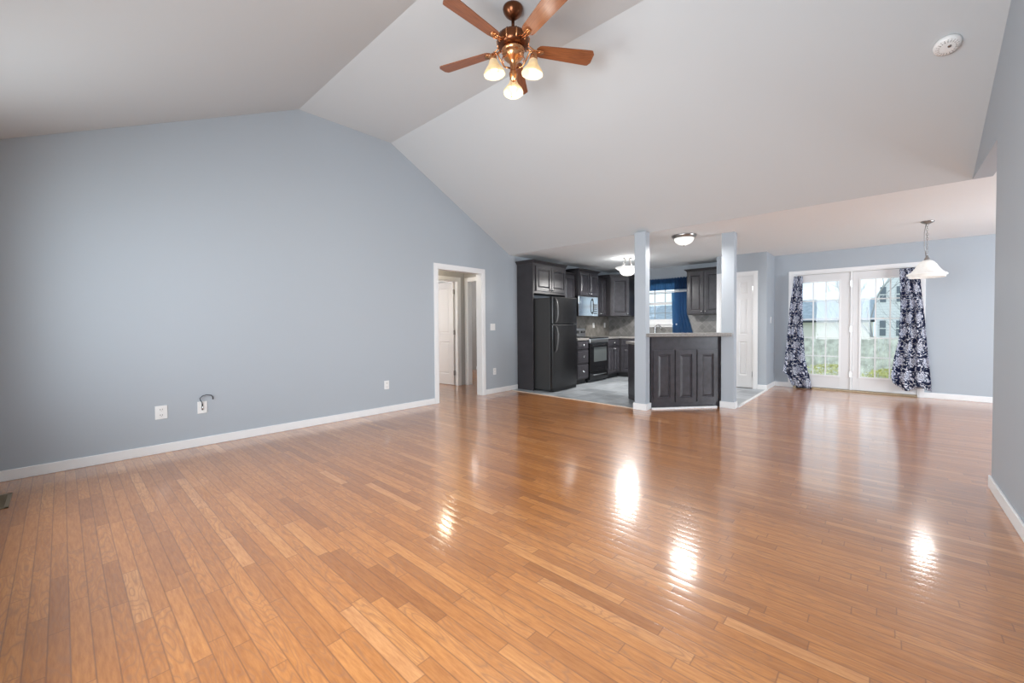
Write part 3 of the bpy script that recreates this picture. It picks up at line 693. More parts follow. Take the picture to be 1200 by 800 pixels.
# tall diagonal corner cabinet
A, B = Vector((-4.59, 8.37)), Vector((-4.28, 8.68))
t = thing('corner_cabinet', 'taller dark corner wall cabinet with one angled raised-panel door', 'cabinet', (-4.7, 8.7, 1.37))
m = MB(); m.prism([(XL + .001, 8.37), tuple(A), tuple(B), (-4.28, YB - .001), (XL + .001, YB - .001)], 1.37, 2.26); m.build('body', 'cabinet_side', t, bevel=.002)
F = frame((*A, 0), (*(B - A), 0), (1, -1, 0)); wd_ = (B - A).length
cab_door(F, .018, 1.385, wd_ - .018, 2.24, t, (wd_ - .045, 1.42), fr=.058)
m = MB(); e = .03; m.prism([(XL + .001, 8.37 - e), (A.x + e * .4, A.y - e), (B.x + e, B.y - e * .4), (-4.28 + e, YB - .001), (XL + .001, YB - .001)], 2.275, 2.31)
m.prism([(XL + .001, 8.37 - e * .5), (A.x + e * .2, A.y - e * .5), (B.x + e * .5, B.y - e * .2), (-4.28 + e * .5, YB - .001), (XL + .001, YB - .001)], 2.25, 2.275)
m.build('crown_moulding', 'cabinet_side', t, bevel=.004)
# cabinet right of the kitchen window
t = thing('wall_cabinet', 'dark two-door wall cabinet hanging to the right of the kitchen window', 'cabinet', (-2.7, 8.9, 1.37), 'dark upper cabinets')
XA, XB_, YC = -3.03, -2.352, 8.745
m = MB(); m.box((XA, YC, 1.37), (XB_, YB - .001, 2.26)); m.build('body', 'cabinet_side', t, bevel=.002)
F = frame((XA, YC, 0), (1, 0, 0), (0, -1, 0)); w = XB_ - XA
cab_door(F, .02, 1.39, w / 2 - .006, 2.235, t, (w / 2 - .035, 1.43), fr=.055); cab_door(F, w / 2 + .006, 1.39, w - .02, 2.235, t, (w / 2 + .035, 1.43), fr=.055)
crown(F, 0, w, 2.25, t, YB - YC - .001, (True, False), .055, .045)

# microwave
t = thing('microwave', 'silver over-the-range microwave with dark curved handle under the short cabinet', 'microwave', (-4.8, 7.475, 1.36))
m = MB(); m.box((XL + .001, 7.10, 1.36), (-4.625, 7.85, 1.772)); m.build('body', 'gloss_black', t, bevel=.004)
m = MB(); m.box((-4.622, 7.10, 1.36), (-4.60, 7.655, 1.77)); d = m.build('door', 'microwave_face', t, bevel=.008)
m = MB(); m.box((-4.601, 7.17, 1.44), (-4.597, 7.57, 1.70)); m.build('window', 'microwave_face', d, bevel=.002)
m = MB(); m.box((-4.622, 7.665, 1.36), (-4.602, 7.85, 1.77)); pnl = m.build('control_panel', 'microwave_face', t, bevel=.004)
for i in range(3):
    for j in range(5): m = MB(); m.box((-4.603, 7.69 + i * .045, 1.41 + j * .045), (-4.599, 7.72 + i * .045, 1.435 + j * .045)); m.build('button', 'slot_dark', pnl)
m = MB(); m.tube([(-4.605, 7.615, 1.41), (-4.575, 7.61, 1.45), (-4.565, 7.605, 1.56), (-4.575, 7.61, 1.68), (-4.605, 7.615, 1.73)], .011, 10); m.build('handle', 'gloss_black', d)

# backsplash
m = MB(); m.box((XL, 6.68, .905), (XL + .008, YB, 1.37)); struct('wall_backsplash_left', m, 'splash_side')
m = MB(); m.box((XL + .008, YB - .008, .905), (WX0 - .055, YB, 1.37)); m.box((WX0 - .055, YB - .008, .905), (WX1 + .055, YB, WZ0 - .057)); m.box((WX1 + .055, YB - .008, .905), (-2.352, YB, 1.37)); struct('wall_backsplash_back', m, 'splash_back')

# base cabinets
def basebody(t, y0, y1, x1=-4.402):
    m = MB(); m.box((XL + .001, y0, .10), (x1, y1, .868)); m.build('body', 'cabinet_side', t)
    m = MB(); m.box((XL + .001, y0, .004), (x1 - .06, y1, .10)); m.build('toe_kick', 'toe_kick', t)
t = thing('drawer_cabinet', 'dark three-drawer base cabinet between the fridge and the stove', 'cabinet', (-4.7, 6.9, 0)); basebody(t, 6.69, 7.105)
F = frame((-4.40, 6.69, 0), (0, 1, 0), (1, 0, 0))
for z0, z1 in ((.70, .85), (.42, .675), (.125, .395)):
    m = MB(); panel_slab(m, F, .012, z0, .403, z1, .02, [(.045, z0 + .025, .37, z1 - .025)], [(.004, .006), (.012, .006)]); d = m.build('drawer', 'cabinet_dark', t); knob(F, .207, (z0 + z1) / 2, .026, d, r=.020)
t = thing('base_cabinet', 'dark base cabinet with one drawer over two narrow doors right of the stove', 'cabinet', (-4.7, 8.15, 0)); basebody(t, 7.88, 8.44)
F = frame((-4.40, 7.88, 0), (0, 1, 0), (1, 0, 0))
m = MB(); panel_slab(m, F, .012, .71, .53, .85, .02, [(.04, .735, .50, .825)], [(.004, .006), (.012, .006)]); d = m.build('drawer', 'cabinet_dark', t); knob(F, .27, .78, .026, d, r=.020)
cab_door(F, .012, .125, .265, .69, t, (.24, .65)); cab_door(F, .277, .125, .53, .69, t, (.30, .65))
t = thing('sink_cabinet', 'dark base cabinets running under the kitchen window, partly hidden by the bar', 'cabinet', (-3.6, 8.8, 0))
m = MB(); m.box((XL + .001, 8.445, .10), (-2.353, YB - .01, .868)); m.build('body', 'cabinet_side', t)
m = MB(); m.box((XL + .001, 8.50, .004), (-2.353, YB - .01, .10)); m.build('toe_kick', 'toe_kick', t)
F = frame((-4.36, 8.445, 0), (1, 0, 0), (0, -1, 0))
for i in range(5):
    a = .012 + i * .395; cab_door(F, a, .125, a + .383, .69, t, (a + (.35 if i % 2 == 0 else .03), .65))
    m = MB(); panel_slab(m, F, a, .71, a + .383, .85, .02, [(a + .03, .735, a + .353, .825)], [(.004, .006), (.012, .006)]); d = m.build('drawer', 'cabinet_dark', t); knob(F, a + .19, .78, .026, d)
# worktops
m = MB(); m.box((XL + .009, 6.685, .87), (-4.365, 7.108, .91)); tag(m.build('worktop', 'counter', None, bevel=.005), 'short grey-beige worktop between the fridge and the stove', 'countertop')
m = MB(); m.prism([(XL + .009, 7.877), (-4.365, 7.877), (-4.365, 8.41), (-2.353, 8.41), (-2.353, YB - .009), (XL + .009, YB - .009)], .87, .91)
tag(m.build('worktop', 'counter', None, bevel=.005), 'long grey-beige L-shaped worktop in the kitchen corner under the window', 'countertop')
# faucet on the sink
t = thing('faucet', 'chrome gooseneck faucet in front of the kitchen window', 'faucet', (-3.76, 8.95, .91))
m = MB(); fx = -3.80; m.tube([(fx, 8.97, .912)] + [(fx, 8.97, .95 + .02 * i) for i in range(8)] + [(fx + .065 - .065 * math.cos(a), 8.97, 1.10 + .065 * math.sin(a)) for a in [i * PI / 10 for i in range(11)]] + [(fx + .13, 8.97, 1.05)], .011, 12); m.lathe([(0, 0), (.028, 0), (.026, .02), (.014, .03)], (fx, 8.97, .911), 16); m.build('spout', 'chrome', t)
m = MB(); m.tube([(fx + .10, 8.97, .912), (fx + .10, 8.97, .96), (fx + .15, 8.96, .985)], .008, 8); m.build('lever', 'chrome', t)

# stove
t = thing('stove', 'black free-standing electric stove with steel trim and an oven window', 'stove', (-4.7, 7.49, 0))
m = MB(); m.box((XL + .02, 7.115, .03), (-4.40, 7.87, .895)); m.build('body', 'gloss_black', t, bevel=.003)
m = MB(); m.box((XL + .02, 7.113, .896), (-4.352, 7.872, .915)); m.build('cooktop', 'gloss_black', t, bevel=.004)
for dx, dy, r in ((-4.82, 7.3, .085), (-4.82, 7.68, .105), (-4.55, 7.3, .105), (-4.55, 7.68, .085)):
    m = MB(); m.lathe([(r * k / 8, .9155 + (.002 if k % 2 else .0)) for k in range(9)], (dx, dy, 0), 28); m.build('burner', 'slot_dark', t)
m = MB(); m.box((XL + .02, 7.115, .916), (-4.93, 7.87, 1.10)); b_ = m.build('backguard', 'satin_steel', t, bevel=.01)
for y in (7.19, 7.28, 7.70, 7.80): m = MB(); m.lathe([(.024, 0), (.022, .02), (0, .022)], (-4.928, y, 1.02), 16, Matrix.Rotation(PI / 2, 3, 'Y')); m.build('knob', 'slot_dark', b_)
m = MB(); m.box((-4.931, 7.40, .99), (-4.926, 7.60, 1.05)); m.build('clock_display', 'slot_dark', b_)
m = MB(); m.box((-4.398, 7.13, .22), (-4.362, 7.855, .80)); d = m.build('oven_door', 'gloss_black', t, bevel=.006)
m = MB(); m.box((-4.363, 7.28, .42), (-4.358, 7.79, .715)); m.build('oven_window', 'oven_glass', d, bevel=.002)
m = MB(); m.tube([(-4.36, 7.17, .765), (-4.325, 7.18, .765), (-4.322, 7.49, .765), (-4.325, 7.80, .765), (-4.36, 7.81, .765)], .012, 10); m.build('handle', 'gloss_black', d)
m = MB(); m.box((-4.40, 7.12, .805), (-4.35, 7.865, .893)); m.build('control_panel', 'satin_steel', t, bevel=.012)
m = MB(); m.box((-4.398, 7.13, .06), (-4.362, 7.855, .205)); d = m.build('storage_drawer', 'gloss_black', t, bevel=.006)
m = MB(); m.tube([(-4.362, 7.24, .155), (-4.34, 7.25, .16), (-4.338, 7.49, .16), (-4.34, 7.73, .16), (-4.362, 7.74, .155)], .008, 8); m.build('handle', 'satin_steel', d)
for y in (7.15, 7.83):
    for x in (-4.45, -4.92): m = MB(); m.tube([(x, y, .004), (x, y, .032)], .015, 8); m.build('foot', 'gloss_black', t)

# ------------------------------------------------------------ breakfast bar at 45 degrees between the columns
PA = Vector((-2.388, 5.503)); ev = Vector((.658, .753)).normalized(); nv = Vector((-ev.y, ev.x)); Lp = 1.038; Dp = .80
def pq(a, b): p = PA + ev * a + nv * b; return (p.x, p.y)
t = thing('bar_cabinet', 'dark breakfast bar base with three raised-panel doors between two columns', 'cabinet', (*pq(.5, .3), 0))
m = MB(); m.prism([pq(0, .005), pq(Lp, .005), pq(Lp, Dp), pq(.0, Dp)], .004, .868); m.build('body', 'cabinet_side', t)
m = MB(); m.prism([pq(0, .0), pq(Lp, .0), pq(Lp, .11), pq(.0, .11)], .868, 1.0); m.build('riser', 'cabinet_dark', t)
F = frame((PA.x, PA.y, 0), (ev.x, ev.y, 0), (-nv.x, -nv.y, 0))
m = MB(); m.fbox(F, (0, .012, -.004), (Lp, .999, .004)); m.build('back_panel', 'cabinet_dark', t)
dw = .305
for i in range(3):
    a = .028 + i * (dw + .018); cab_door(F, a, .085, a + dw, .815, t, fr=.062, t=.02)
m = MB(); m.fbox(frame((*pq(0, 0), 0), (nv.x, nv.y, 0), (-ev.x, -ev.y, 0)), (.17, .09, 0), (.78, .86, .012)); m.build('end_panel', 'cabinet_dark', t, bevel=.003)
m = MB(); m.prism([pq(-.03, .125), pq(Lp + .02, .125), pq(Lp + .02, Dp + .035), pq(-.03, Dp + .035)], .87, .91)
tag(m.build('worktop', 'counter', None, bevel=.005), 'lower grey-beige worktop behind the breakfast bar, its corner showing left of the column', 'countertop')
m = MB(); m.prism([(-2.399, 5.36), (-1.548, 6.212), (-1.548, 6.236), (-1.694, 6.236), (-1.694, 6.366), (-1.735, 6.42), (-2.47, 5.66), (-2.53, 5.492), (-2.399, 5.492)], 1.003, 1.05)
tag(m.build('worktop', 'counter', None, bevel=.006), 'grey-brown raised bar top spanning between the two columns', 'countertop')

# ------------------------------------------------------------ ceiling fan
FX, FY = -2.19, 2.45
t = thing('ceiling_fan', 'copper ceiling fan with five wooden blades and three lit glass shades', 'ceiling fan', (FX, FY, ZV))
def L(prof, name, mat, parent=t, c=(FX, FY), seg=40):
    m = MB(); m.lathe([(r, z) for r, z in prof], (c[0], c[1], 0), seg); return m.build(name, mat, parent)
L([(0, ZV), (.078, ZV), (.080, ZV - .012), (.076, ZV - .03), (.06, ZV - .055), (.038, ZV - .075), (.022, ZV - .085), (0, ZV - .085)], 'canopy', 'bronze')
L([(0, ZV - .08), (.013, ZV - .08), (.013, 3.47), (0, 3.47)], 'downrod', 'bronze', seg=16)
mh = L([(0, 3.478), (.03, 3.477), (.080, 3.474), (.088, 3.469), (.108, 3.461), (.124, 3.445), (.128, 3.425), (.126, 3.40), (.118, 3.375), (.098, 3.36), (.07, 3.352), (0, 3.35)], 'motor_housing', 'bronze')
m = MB()
for k in range(10):
    a = 2 * PI * k / 10; ca, sa = math.cos(a), math.sin(a); m.tube([(FX + .112 * ca, FY + .112 * sa, 3.456), (FX + .129 * ca, FY + .129 * sa, 3.428), (FX + .121 * ca, FY + .121 * sa, 3.375)], .006, 6)
m.lathe([(.080, 3.476), (.089, 3.474), (.086, 3.466)], (FX, FY, 0), 36)
m.build('housing_ribs', 'brass', mh)
L([(0, 3.352), (.088, 3.350), (.092, 3.342), (.085, 3.332), (.078, 3.325), (.086, 3.315), (.084, 3.30), (.062, 3.275), (.045, 3.262), (.028, 3.24), (.022, 3.20), (.026, 3.18), (.034, 3.165), (.030, 3.14), (.020, 3.12), (.012, 3.105), (0, 3.10)], 'light_fitter', 'brass')
def blade(k):
    a = math.radians(54 + 72 * k); R = Matrix.Rotation(a, 3, 'Z'); O = Vector((FX, FY, 3.365)); tilt = Matrix.Rotation(math.radians(-12), 3, 'X')
    n = 24; top = []; out = []
    for i in range(n + 1):
        s = i / n; x = .19 + .475 * s
        w = .052 + .022 * s
        if s < .10: w *= math.sqrt(max(0, 1 - (1 - s / .10) ** 2)) * .55 + .45
        if s > .93: w *= math.sqrt(max(0, 1 - ((s - .93) / .07) ** 2)) * .45 + .55
        out.append((x, w))
    poly = [(x, w) for x, w in out] + [(x, -w) for x, w in reversed(out)]
    vs = []; uv = []
    for z in (.003, -.003):
        for x, y in poly: vs.append(O + R @ (tilt @ Vector((x, y, z)))); uv.append((x * 2, y * 2 + k))
    N = len(poly); m = MB(); m.add(vs, [tuple(range(N)), tuple(range(N, 2 * N))[::-1]] + [(i, N + i, N + (i + 1) % N, (i + 1) % N) for i in range(N)])
    b = m.build('blade', 'blade_wood', t, uv=uv)
    m = MB(); P = lambda x, y, z: O + R @ Vector((x, y, z))
    for s in (-1, 1): m.tube([P(.085, .012 * s, .02), P(.13, .022 * s, .012), (P(.165, .014 * s, -.004)), P(.20, .02 * s, -.010), P(.235, .01 * s, -.009)], .0055, 8)
    m.tube([P(.10, 0, .015), P(.15, 0, -.004), P(.20, 0, -.012), P(.245, 0, -.009)], .006, 8)
    m.lathe([(0, -.006), (.026, -.005), (.028, .0), (.02, .004)], P(.225, 0, -.008), 18)
    m.build('blade_iron', 'brass', b)
for k in range(5): blade(k)
def bell(mb, c, ax, prof, seg=36):
    mb.lathe(prof, c, seg, ax)
for a_deg in (132, 12, -108):
    a = math.radians(a_deg); ca, sa = math.cos(a), math.sin(a); rr = .178
    m = MB(); m.tube([(FX + .03 * ca, FY + .03 * sa, 3.20), (FX + .08 * ca, FY + .08 * sa, 3.195), (FX + .115 * ca, FY + .115 * sa, 3.235), (FX + .145 * ca, FY + .145 * sa, 3.28), (FX + .172 * ca, FY + .172 * sa, 3.277), (FX + rr * ca, FY + rr * sa, 3.247)], .0065, 10)
    # scroll
    m.tube([(FX + (.05 + .05 * math.cos(q)) * ca, FY + (.05 + .05 * math.cos(q)) * sa, 3.25 + .03 * math.sin(q)) for q in [i * PI / 8 for i in range(-2, 9)]], .004, 8)
    arm = m.build('light_arm', 'brass', t)
    m = MB(); tl = Matrix.Rotation(math.radians(6), 3, Vector((-sa, ca, 0))); c = Vector((FX + rr * ca, FY + rr * sa, 3.212))
    m.lathe([(.014, .05), (.026, .04), (.030, .02), (.030, .0), (.024, -.005)], c, 24, tl); m.build('socket', 'brass', arm)
    m = MB(); prof = [(.026, .012), (.030, .002), (.036, -.018), (.046, -.040), (.062, -.062), (.076, -.082), (.083, -.098), (.082, -.106), (.078, -.098), (.072, -.080), (.058, -.060), (.042, -.038), (.032, -.016), (.027, .0)]
    m.lathe(prof, c, 40, tl, wob=lambda q, h: .02 * math.sin(q * 8) * max(0, -h * 8)); m.build('glass_shade', 'shade_cream', arm)
    m = MB(); m.lathe([(0, -.01), (.012, -.012), (.018, -.03), (.026, -.05), (.028, -.066), (.02, -.084), (0, -.092)], c, 20, tl); m.build('bulb', 'bulb_glow', arm)
    point('fan_bulb_light', (c.x, c.y, c.z - .20), FAN_W * .28, (1, .92, .80), .04)
    disk('fan_bulb_light', (c.x, c.y, c.z - .112), FAN_W * .8, (1, .92, .80), .10)
for dx, z1, nm in ((-.018, 2.985, 0), (.02, 3.03, 1)):
    m = MB(); px = FX + dx * .74; py = FY + dx * .67
    m.tube([(px, py, 3.15), (px, py, z1 + .02)], .0015, 6); m.lathe([(0, .02), (.004, .016), (.006, .0), (0, -.008)], (px, py, z1), 10); m.build('pull_chain', 'brass', t)

# ------------------------------------------------------------ other lamps
t = thing('flush_light', 'lit round flush ceiling light with a pewter rim above the breakfast bar', 'ceiling light', (-2.12, 6.0, ZC))
m = MB(); m.lathe([(0, ZC - .0005), (.165, ZC - .0005), (.168, ZC - .01), (.155, ZC - .03), (.142, ZC - .045), (.135, ZC - .045), (.132, ZC - .03)], (-2.12, 6.0, 0), 40); m.build('rim', 'nickel', t)
m = MB(); m.lathe([(.134, ZC - .04), (.128, ZC - .07), (.108, ZC - .10), (.075, ZC - .125), (.035, ZC - .138), (0, ZC - .142)], (-2.12, 6.0, 0), 40); m.build('glass_dome', 'shade_white', t)
m = MB(); m.lathe([(0, ZC - .138), (.008, ZC - .14), (.009, ZC - .15), (0, ZC - .158)], (-2.12, 6.0, 0), 12); m.build('finial', 'nickel', t)
disk('flush_bulb', (-2.12, 6.0, ZC - .17), FLUSH_W, (1, .98, .95), .22)
sx, sy = -3.62, 7.27
t = thing('semi_flush_light', 'lit bowl ceiling light hanging on splayed rods in the kitchen', 'ceiling light', (sx, sy, ZC))
m = MB(); m.lathe([(0, ZC), (.085, ZC), (.085, ZC - .012), (.06, ZC - .022), (0, ZC - .025)], (sx, sy, 0), 32); m.build('canopy', 'nickel', t)
for k in range(4):
    a = PI / 4 + k * PI / 2 + .3; m = MB(); m.tube([(sx + .05 * math.cos(a), sy + .05 * math.sin(a), ZC - .02), (sx + .11 * math.cos(a), sy + .11 * math.sin(a), ZC - .15), (sx + .13 * math.cos(a), sy + .13 * math.sin(a), ZC - .185)], .006, 8); m.build('rod', 'nickel', t)
m = MB(); m.lathe([(.225, ZC - .175), (.228, ZC - .182), (.20, ZC - .20), (.165, ZC - .225), (.14, ZC - .26), (.12, ZC - .30), (.085, ZC - .325), (.04, ZC - .335), (0, ZC - .337)], (sx, sy, 0), 48, wob=lambda q, h: .015 * math.sin(q * 12)); m.build('glass_bowl', 'shade_white', t)
m = MB(); m.lathe([(0, ZC - .33), (.012, ZC - .335), (.012, ZC - .35), (0, ZC - .36)], (sx, sy, 0), 12); m.build('finial', 'nickel', t)
point('semi_flush_bulb', (sx, sy, ZC - .17), SEMI_W * .09, (1, .98, .95), .06)
disk('semi_flush_bulb', (sx, sy, ZC - .37), SEMI_W, (1, .98, .95), .3)
px, py = .395, 7.314
t = thing('pendant_light', 'pendant lamp with a wide white bell glass shade in front of the french doors', 'pendant lamp', (px, py, ZC))
m = MB(); m.lathe([(0, ZC), (.062, ZC), (.064, ZC - .008), (.05, ZC - .022), (.025, ZC - .035), (0, ZC - .037)], (px, py, 0), 36); m.build('canopy', 'nickel', t)
m = MB()
zz = ZC - .035; i = 0
while zz > 2.0:
    a = (i % 2) * PI / 2; m.tube([(px + .009 * math.cos(q) * math.cos(a), py + .009 * math.cos(q) * math.sin(a), zz - .016 + .018 * math.sin(q)) for q in [j * PI / 5 for j in range(11)]], .0026, 6, caps=False); zz -= .028; i += 1
m.build('chain', 'nickel', t)
m = MB(); m.tube([(px - .012, py, ZC - .03), (px - .028, py - .01, 2.30), (px - .026, py - .012, 2.14), (px - .01, py, 2.0)], .004, 6); m.build('cord', 'nickel', t)
m = MB(); m.lathe([(0, 2.015), (.010, 2.012), (.014, 1.99), (.024, 1.975), (.03, 1.955), (.028, 1.94), (0, 1.94)], (px, py, 0), 24); m.build('socket_cap', 'nickel', t)
m = MB(); m.lathe([(.028, 1.952), (.045, 1.946), (.066, 1.93), (.088, 1.90), (.106, 1.865), (.126, 1.832), (.152, 1.803), (.178, 1.786), (.188, 1.775), (.183, 1.764), (.168, 1.763), (.170, 1.745), (.164, 1.735), (.158, 1.75), (.14, 1.795), (.115, 1.835), (.095, 1.87), (.05, 1.935)], (px, py, 0), 56); m.build('glass_shade', 'shade_pendant', t)
m = MB(); m.lathe([(0, 1.94), (.014, 1.935), (.024, 1.905), (.03, 1.875), (.022, 1.85), (0, 1.842)], (px, py, 0), 20); m.build('bulb', 'bulb_glow', t)
disk('pendant_bulb', (px, py, 1.74), PEND_W, (1, .98, .95), .16)
t = thing('hall_light', 'round ceiling light in the hallway behind the door opening', 'ceiling light', (-5.62, 4.45, ZC))
m = MB(); m.lathe([(.13, ZC), (.13, ZC - .03), (.12, ZC - .035)], (-5.62, 4.45, 0), 32); m.build('rim', 'brass', t)
m = MB(); m.lathe([(.12, ZC - .03), (.10, ZC - .07), (.05, ZC - .095), (0, ZC - .10)], (-5.62, 4.45, 0), 32); m.build('glass_dome', 'shade_cream', t)
point('hall_bulb', (-5.62, 4.45, ZC - .15), HALL_W, (1, .88, .68), .07)
point('bedroom_fill', (-7.1, 6.3, 2.1), 40, (1, .98, .96), .12)  # added unseen fill light in the rooms off the hall, no fixture
point('bedroom_fill', (-7.2, 3.1, 1.5), 88, (1, .98, .96), .12)  # added fill without a fixture, set low to brighten the open door leaf

# smoke detector on the sloped ceiling
sl = math.atan2(ZV - ZC, YH - Y2); t = thing('smoke_detector', 'round white smoke detector on the sloped ceiling near the right wall', 'smoke detector', (.31, 4.186, 3.105))
ax = Matrix.Rotation(-sl, 3, 'X'); cz = ztop(4.186)
m = MB(); m.lathe([(0, 0), (.072, 0), (.072, -.012), (.066, -.026), (.052, -.034), (.03, -.036), (0, -.037)], (.31, 4.186, cz), 36, ax); m.build('cover', 'plate_white', t)
m = MB()
for k in range(20):
    a = 2 * PI * k / 20; p = ax @ Vector((.058 * math.cos(a), .058 * math.sin(a), -.0305)); m.tube([p + Vector((.31, 4.186, cz)), ax @ Vector((.04 * math.cos(a), .04 * math.sin(a), -.0355)) + Vector((.31, 4.186, cz))], .0022, 5)
p = ax @ Vector((.01, -.01, -.037)); m.lathe([(0, 0), (.01, 0), (.01, -.003), (0, -.003)], p + Vector((.31, 4.186, cz)), 12, ax)
m.build('vents', 'nickel', t)

# ------------------------------------------------------------ outlets and switches
def plate(F, name, label, cat, kind, w=.072, h=.116, group=None):
    t = thing(name, label, cat, tuple(F(0, 0, 0)), group)
    m = MB(); m.fbox(F, (-w / 2, -h / 2, 0), (w / 2, h / 2, .006)); m.build('cover_plate', 'plate_white', t, bevel=.002)
    if kind == 'outlet':
        for s in (-1, 1):
            m = MB(); m.fbox(F, (-.017, s * .026 - .016, .006), (.017, s * .026 + .016, .009)); r = m.build('socket', 'plate_white', t, bevel=.004)
            m = MB(); m.fbox(F, (-.009, s * .026 - .004, .0088), (-.006, s * .026 + .008, .0095)); m.fbox(F, (.006, s * .026 - .004, .0088), (.009, s * .026 + .008, .0095)); m.fbox(F, (-.002, s * .026 - .012, .0088), (.002, s * .026 - .008, .0095)); m.build('slots', 'slot_dark', r)
    elif kind == 'switch':
        n = int(round(w / .058)) if w > .1 else 1
        for i in range(n):
            x = (i - (n - 1) / 2) * .046; m = MB(); m.fbox(F, (x - .016, -.033, .006), (x + .016, .033, .010)); m.build('toggle', 'plate_white', t, bevel=.002)
    elif kind == 'cable':
        m = MB(); m.fbox(F, (-.006, -.026, .006), (.006, .028, .009)); m.build('cable_slot', 'slot_dark', t)
        m = MB(); m.tube([F(0, .02, .008), F(-.003, .05, .02), F(-.018, .075, .025), F(-.020, .095, .022), F(.0, .115, .02), F(.035, .123, .02), F(.07, .114, .018), F(.086, .095, .012), F(.088, .07, .007)], .004, 8); m.build('cable', 'cord_black', t)
        m = MB(); m.tube([F(-.001, -.02, .008), F(0, -.01, .02), F(.001, .015, .02)], .0045, 8); m.build('plug', 'chrome', t)
    return t
FW = lambda y, z: frame((XL, y, z), (0, 1, 0), (1, 0, 0))
plate(FW(.616, .382), 'wall_outlet', 'white outlet plate low on the blue wall, leftmost in the room', 'outlet', 'outlet', .09, .125, 'outlets low on the long blue wall')
plate(FW(.928, .382), 'cable_outlet', 'white wall plate with a short black cable looping out of it', 'outlet', 'cable', .078, .118)
plate(FW(2.966, .376), 'wall_outlet', 'white outlet plate low on the blue wall, just left of the hallway opening', 'outlet', 'outlet', .072, .116, 'outlets low on the long blue wall')
plate(FW(5.056, .378), 'wall_outlet', 'white outlet plate low on the blue wall, between the hallway opening and the fridge cabinet', 'outlet', 'outlet', .072, .116, 'outlets low on the long blue wall')
plate(FW(5.02, 1.15), 'light_switch', 'wide white switch plate between the hallway opening and the fridge cabinet', 'switch', 'switch', .118, .116)
plate(frame((-1.53, 8.72, 1.24), (0, -1, 0), (1, 0, 0)), 'light_switch', 'white switch plate on the pantry side wall left of the french doors', 'switch', 'switch')
plate(frame((XL + .008, 8.33, 1.165), (0, 1, 0), (1, 0, 0)), 'wall_outlet', 'white outlet plate on the tiled backsplash, nearer the stove', 'outlet', 'outlet', .07, .116, 'outlets on the backsplash')
plate(frame((XL + .008, 8.84, 1.165), (0, 1, 0), (1, 0, 0)), 'wall_outlet', 'white outlet plate on the tiled backsplash, nearer the kitchen corner', 'outlet', 'outlet', .07, .116, 'outlets on the backsplash')

# floor register
t = thing('floor_vent', 'brown metal floor register at the left edge of the oak floor', 'vent', (-4.42, -.33, 0))
m = MB(); x0, x1, y0, y1 = -4.60, -4.24, -.44, -.255; f = .02
m.box((x0, y0, 0.0005), (x1, y0 + f, .006)); m.box((x0, y1 - f, 0.0005), (x1, y1, .006)); m.box((x0, y0, 0.0005), (x0 + f, y1, .006)); m.box((x1 - f, y0, 0.0005), (x1, y1, .006)); m.build('frame', 'vent_metal', t, bevel=.001)
m = MB(); m.box((x0 + f, y0 + f, .0004), (x1 - f, y1 - f, .0012)); m.build('duct', 'slot_dark', t)
m = MB(); n = 17
for i in range(n):
    x = x0 + f + (x1 - x0 - 2 * f) * (i + .5) / n; m.box((x - .003, y0 + f, .0013), (x + .003, y1 - f, .005))
m.build('louvres', 'vent_metal', t)

# ------------------------------------------------------------ outdoors
GZ = -1.0
m = MB(); m.box((-60, YB + .3, GZ - .2), (60, 90, GZ)); struct('ground', m, 'grass')
m = MB(); m.box((-60, -40, GZ - .2), (60, YF - .3, GZ)); struct('ground_front', m, 'grass')
# fence
FYy = 23.0
t = thing('wooden_fence', 'weathered wooden picket privacy fence across the back yard', 'fence', (0, FYy, GZ))
rnd = random.Random(4)
for (xa, xb) in ((-18.0, 8.0),):
    x = xa; m = MB()
    while x < xb:
        w = .138; z1 = .57 + rnd.uniform(-.03, .03); dy = rnd.uniform(-.008, .008)
        m.add([(x, FYy + dy, GZ), (x + w, FYy + dy, GZ), (x + w, FYy + dy, z1 - .04), (x + w * .75, FYy + dy, z1), (x + w * .25, FYy + dy, z1), (x, FYy + dy, z1 - .04),
               (x, FYy + .02 + dy, GZ), (x + w, FYy + .02 + dy, GZ), (x + w, FYy + .02 + dy, z1 - .04), (x + w * .75, FYy + .02 + dy, z1), (x + w * .25, FYy + .02 + dy, z1), (x, FYy + .02 + dy, z1 - .04)],
              [(0, 1, 2, 3, 4, 5), (11, 10, 9, 8, 7, 6), (0, 6, 7, 1), (1, 7, 8, 2), (2, 8, 9, 3), (3, 9, 10, 4), (4, 10, 11, 5), (5, 11, 6, 0)])
        x += .15
    m.build('pickets', 'fence_wood', t)
m = MB(); m.box((-18, FYy + .03, -.75), (8, FYy + .07, -.66)); m.box((-18, FYy + .03, .2), (8, FYy + .07, .29)); m.build('rails', 'fence_wood', t)
# shrubs / weeds along the fence
def clump(name, label, cat, c, r, h, n, mat, group=None, seed=1, leaf_s=.05):
    rnd = random.Random(seed); m = MB()
    for _ in range(n):
        a = rnd.uniform(0, 2 * PI); q = r * math.sqrt(rnd.random()); z = GZ + h * rnd.random() ** .8; k = math.sqrt(max(.05, 1 - ((z - GZ) / h) ** 2))
        p = Vector((c[0] + q * k * math.cos(a), c[1] + q * k * math.sin(a), z)); s = leaf_s * rnd.uniform(.6, 1.4)
        u = Vector((rnd.uniform(-1, 1), rnd.uniform(-1, 1), rnd.uniform(-.4, 1))).normalized(); v = u.cross(Vector((rnd.uniform(-1, 1), rnd.uniform(-1, 1), .3))).normalized()
        m.add([p - u * s, p + v * s * .4, p + u * s, p - v * s * .4], [(0, 1, 2, 3)])
    o = m.build(name, mat, None); return tag(o, label, cat, group)
clump('shrub', 'loose green shrub growing against the fence behind the left french door', 'shrub', (-3.3, 22.2), .45, 1.2, 600, 'leaf_green', seed=3, leaf_s=.09)
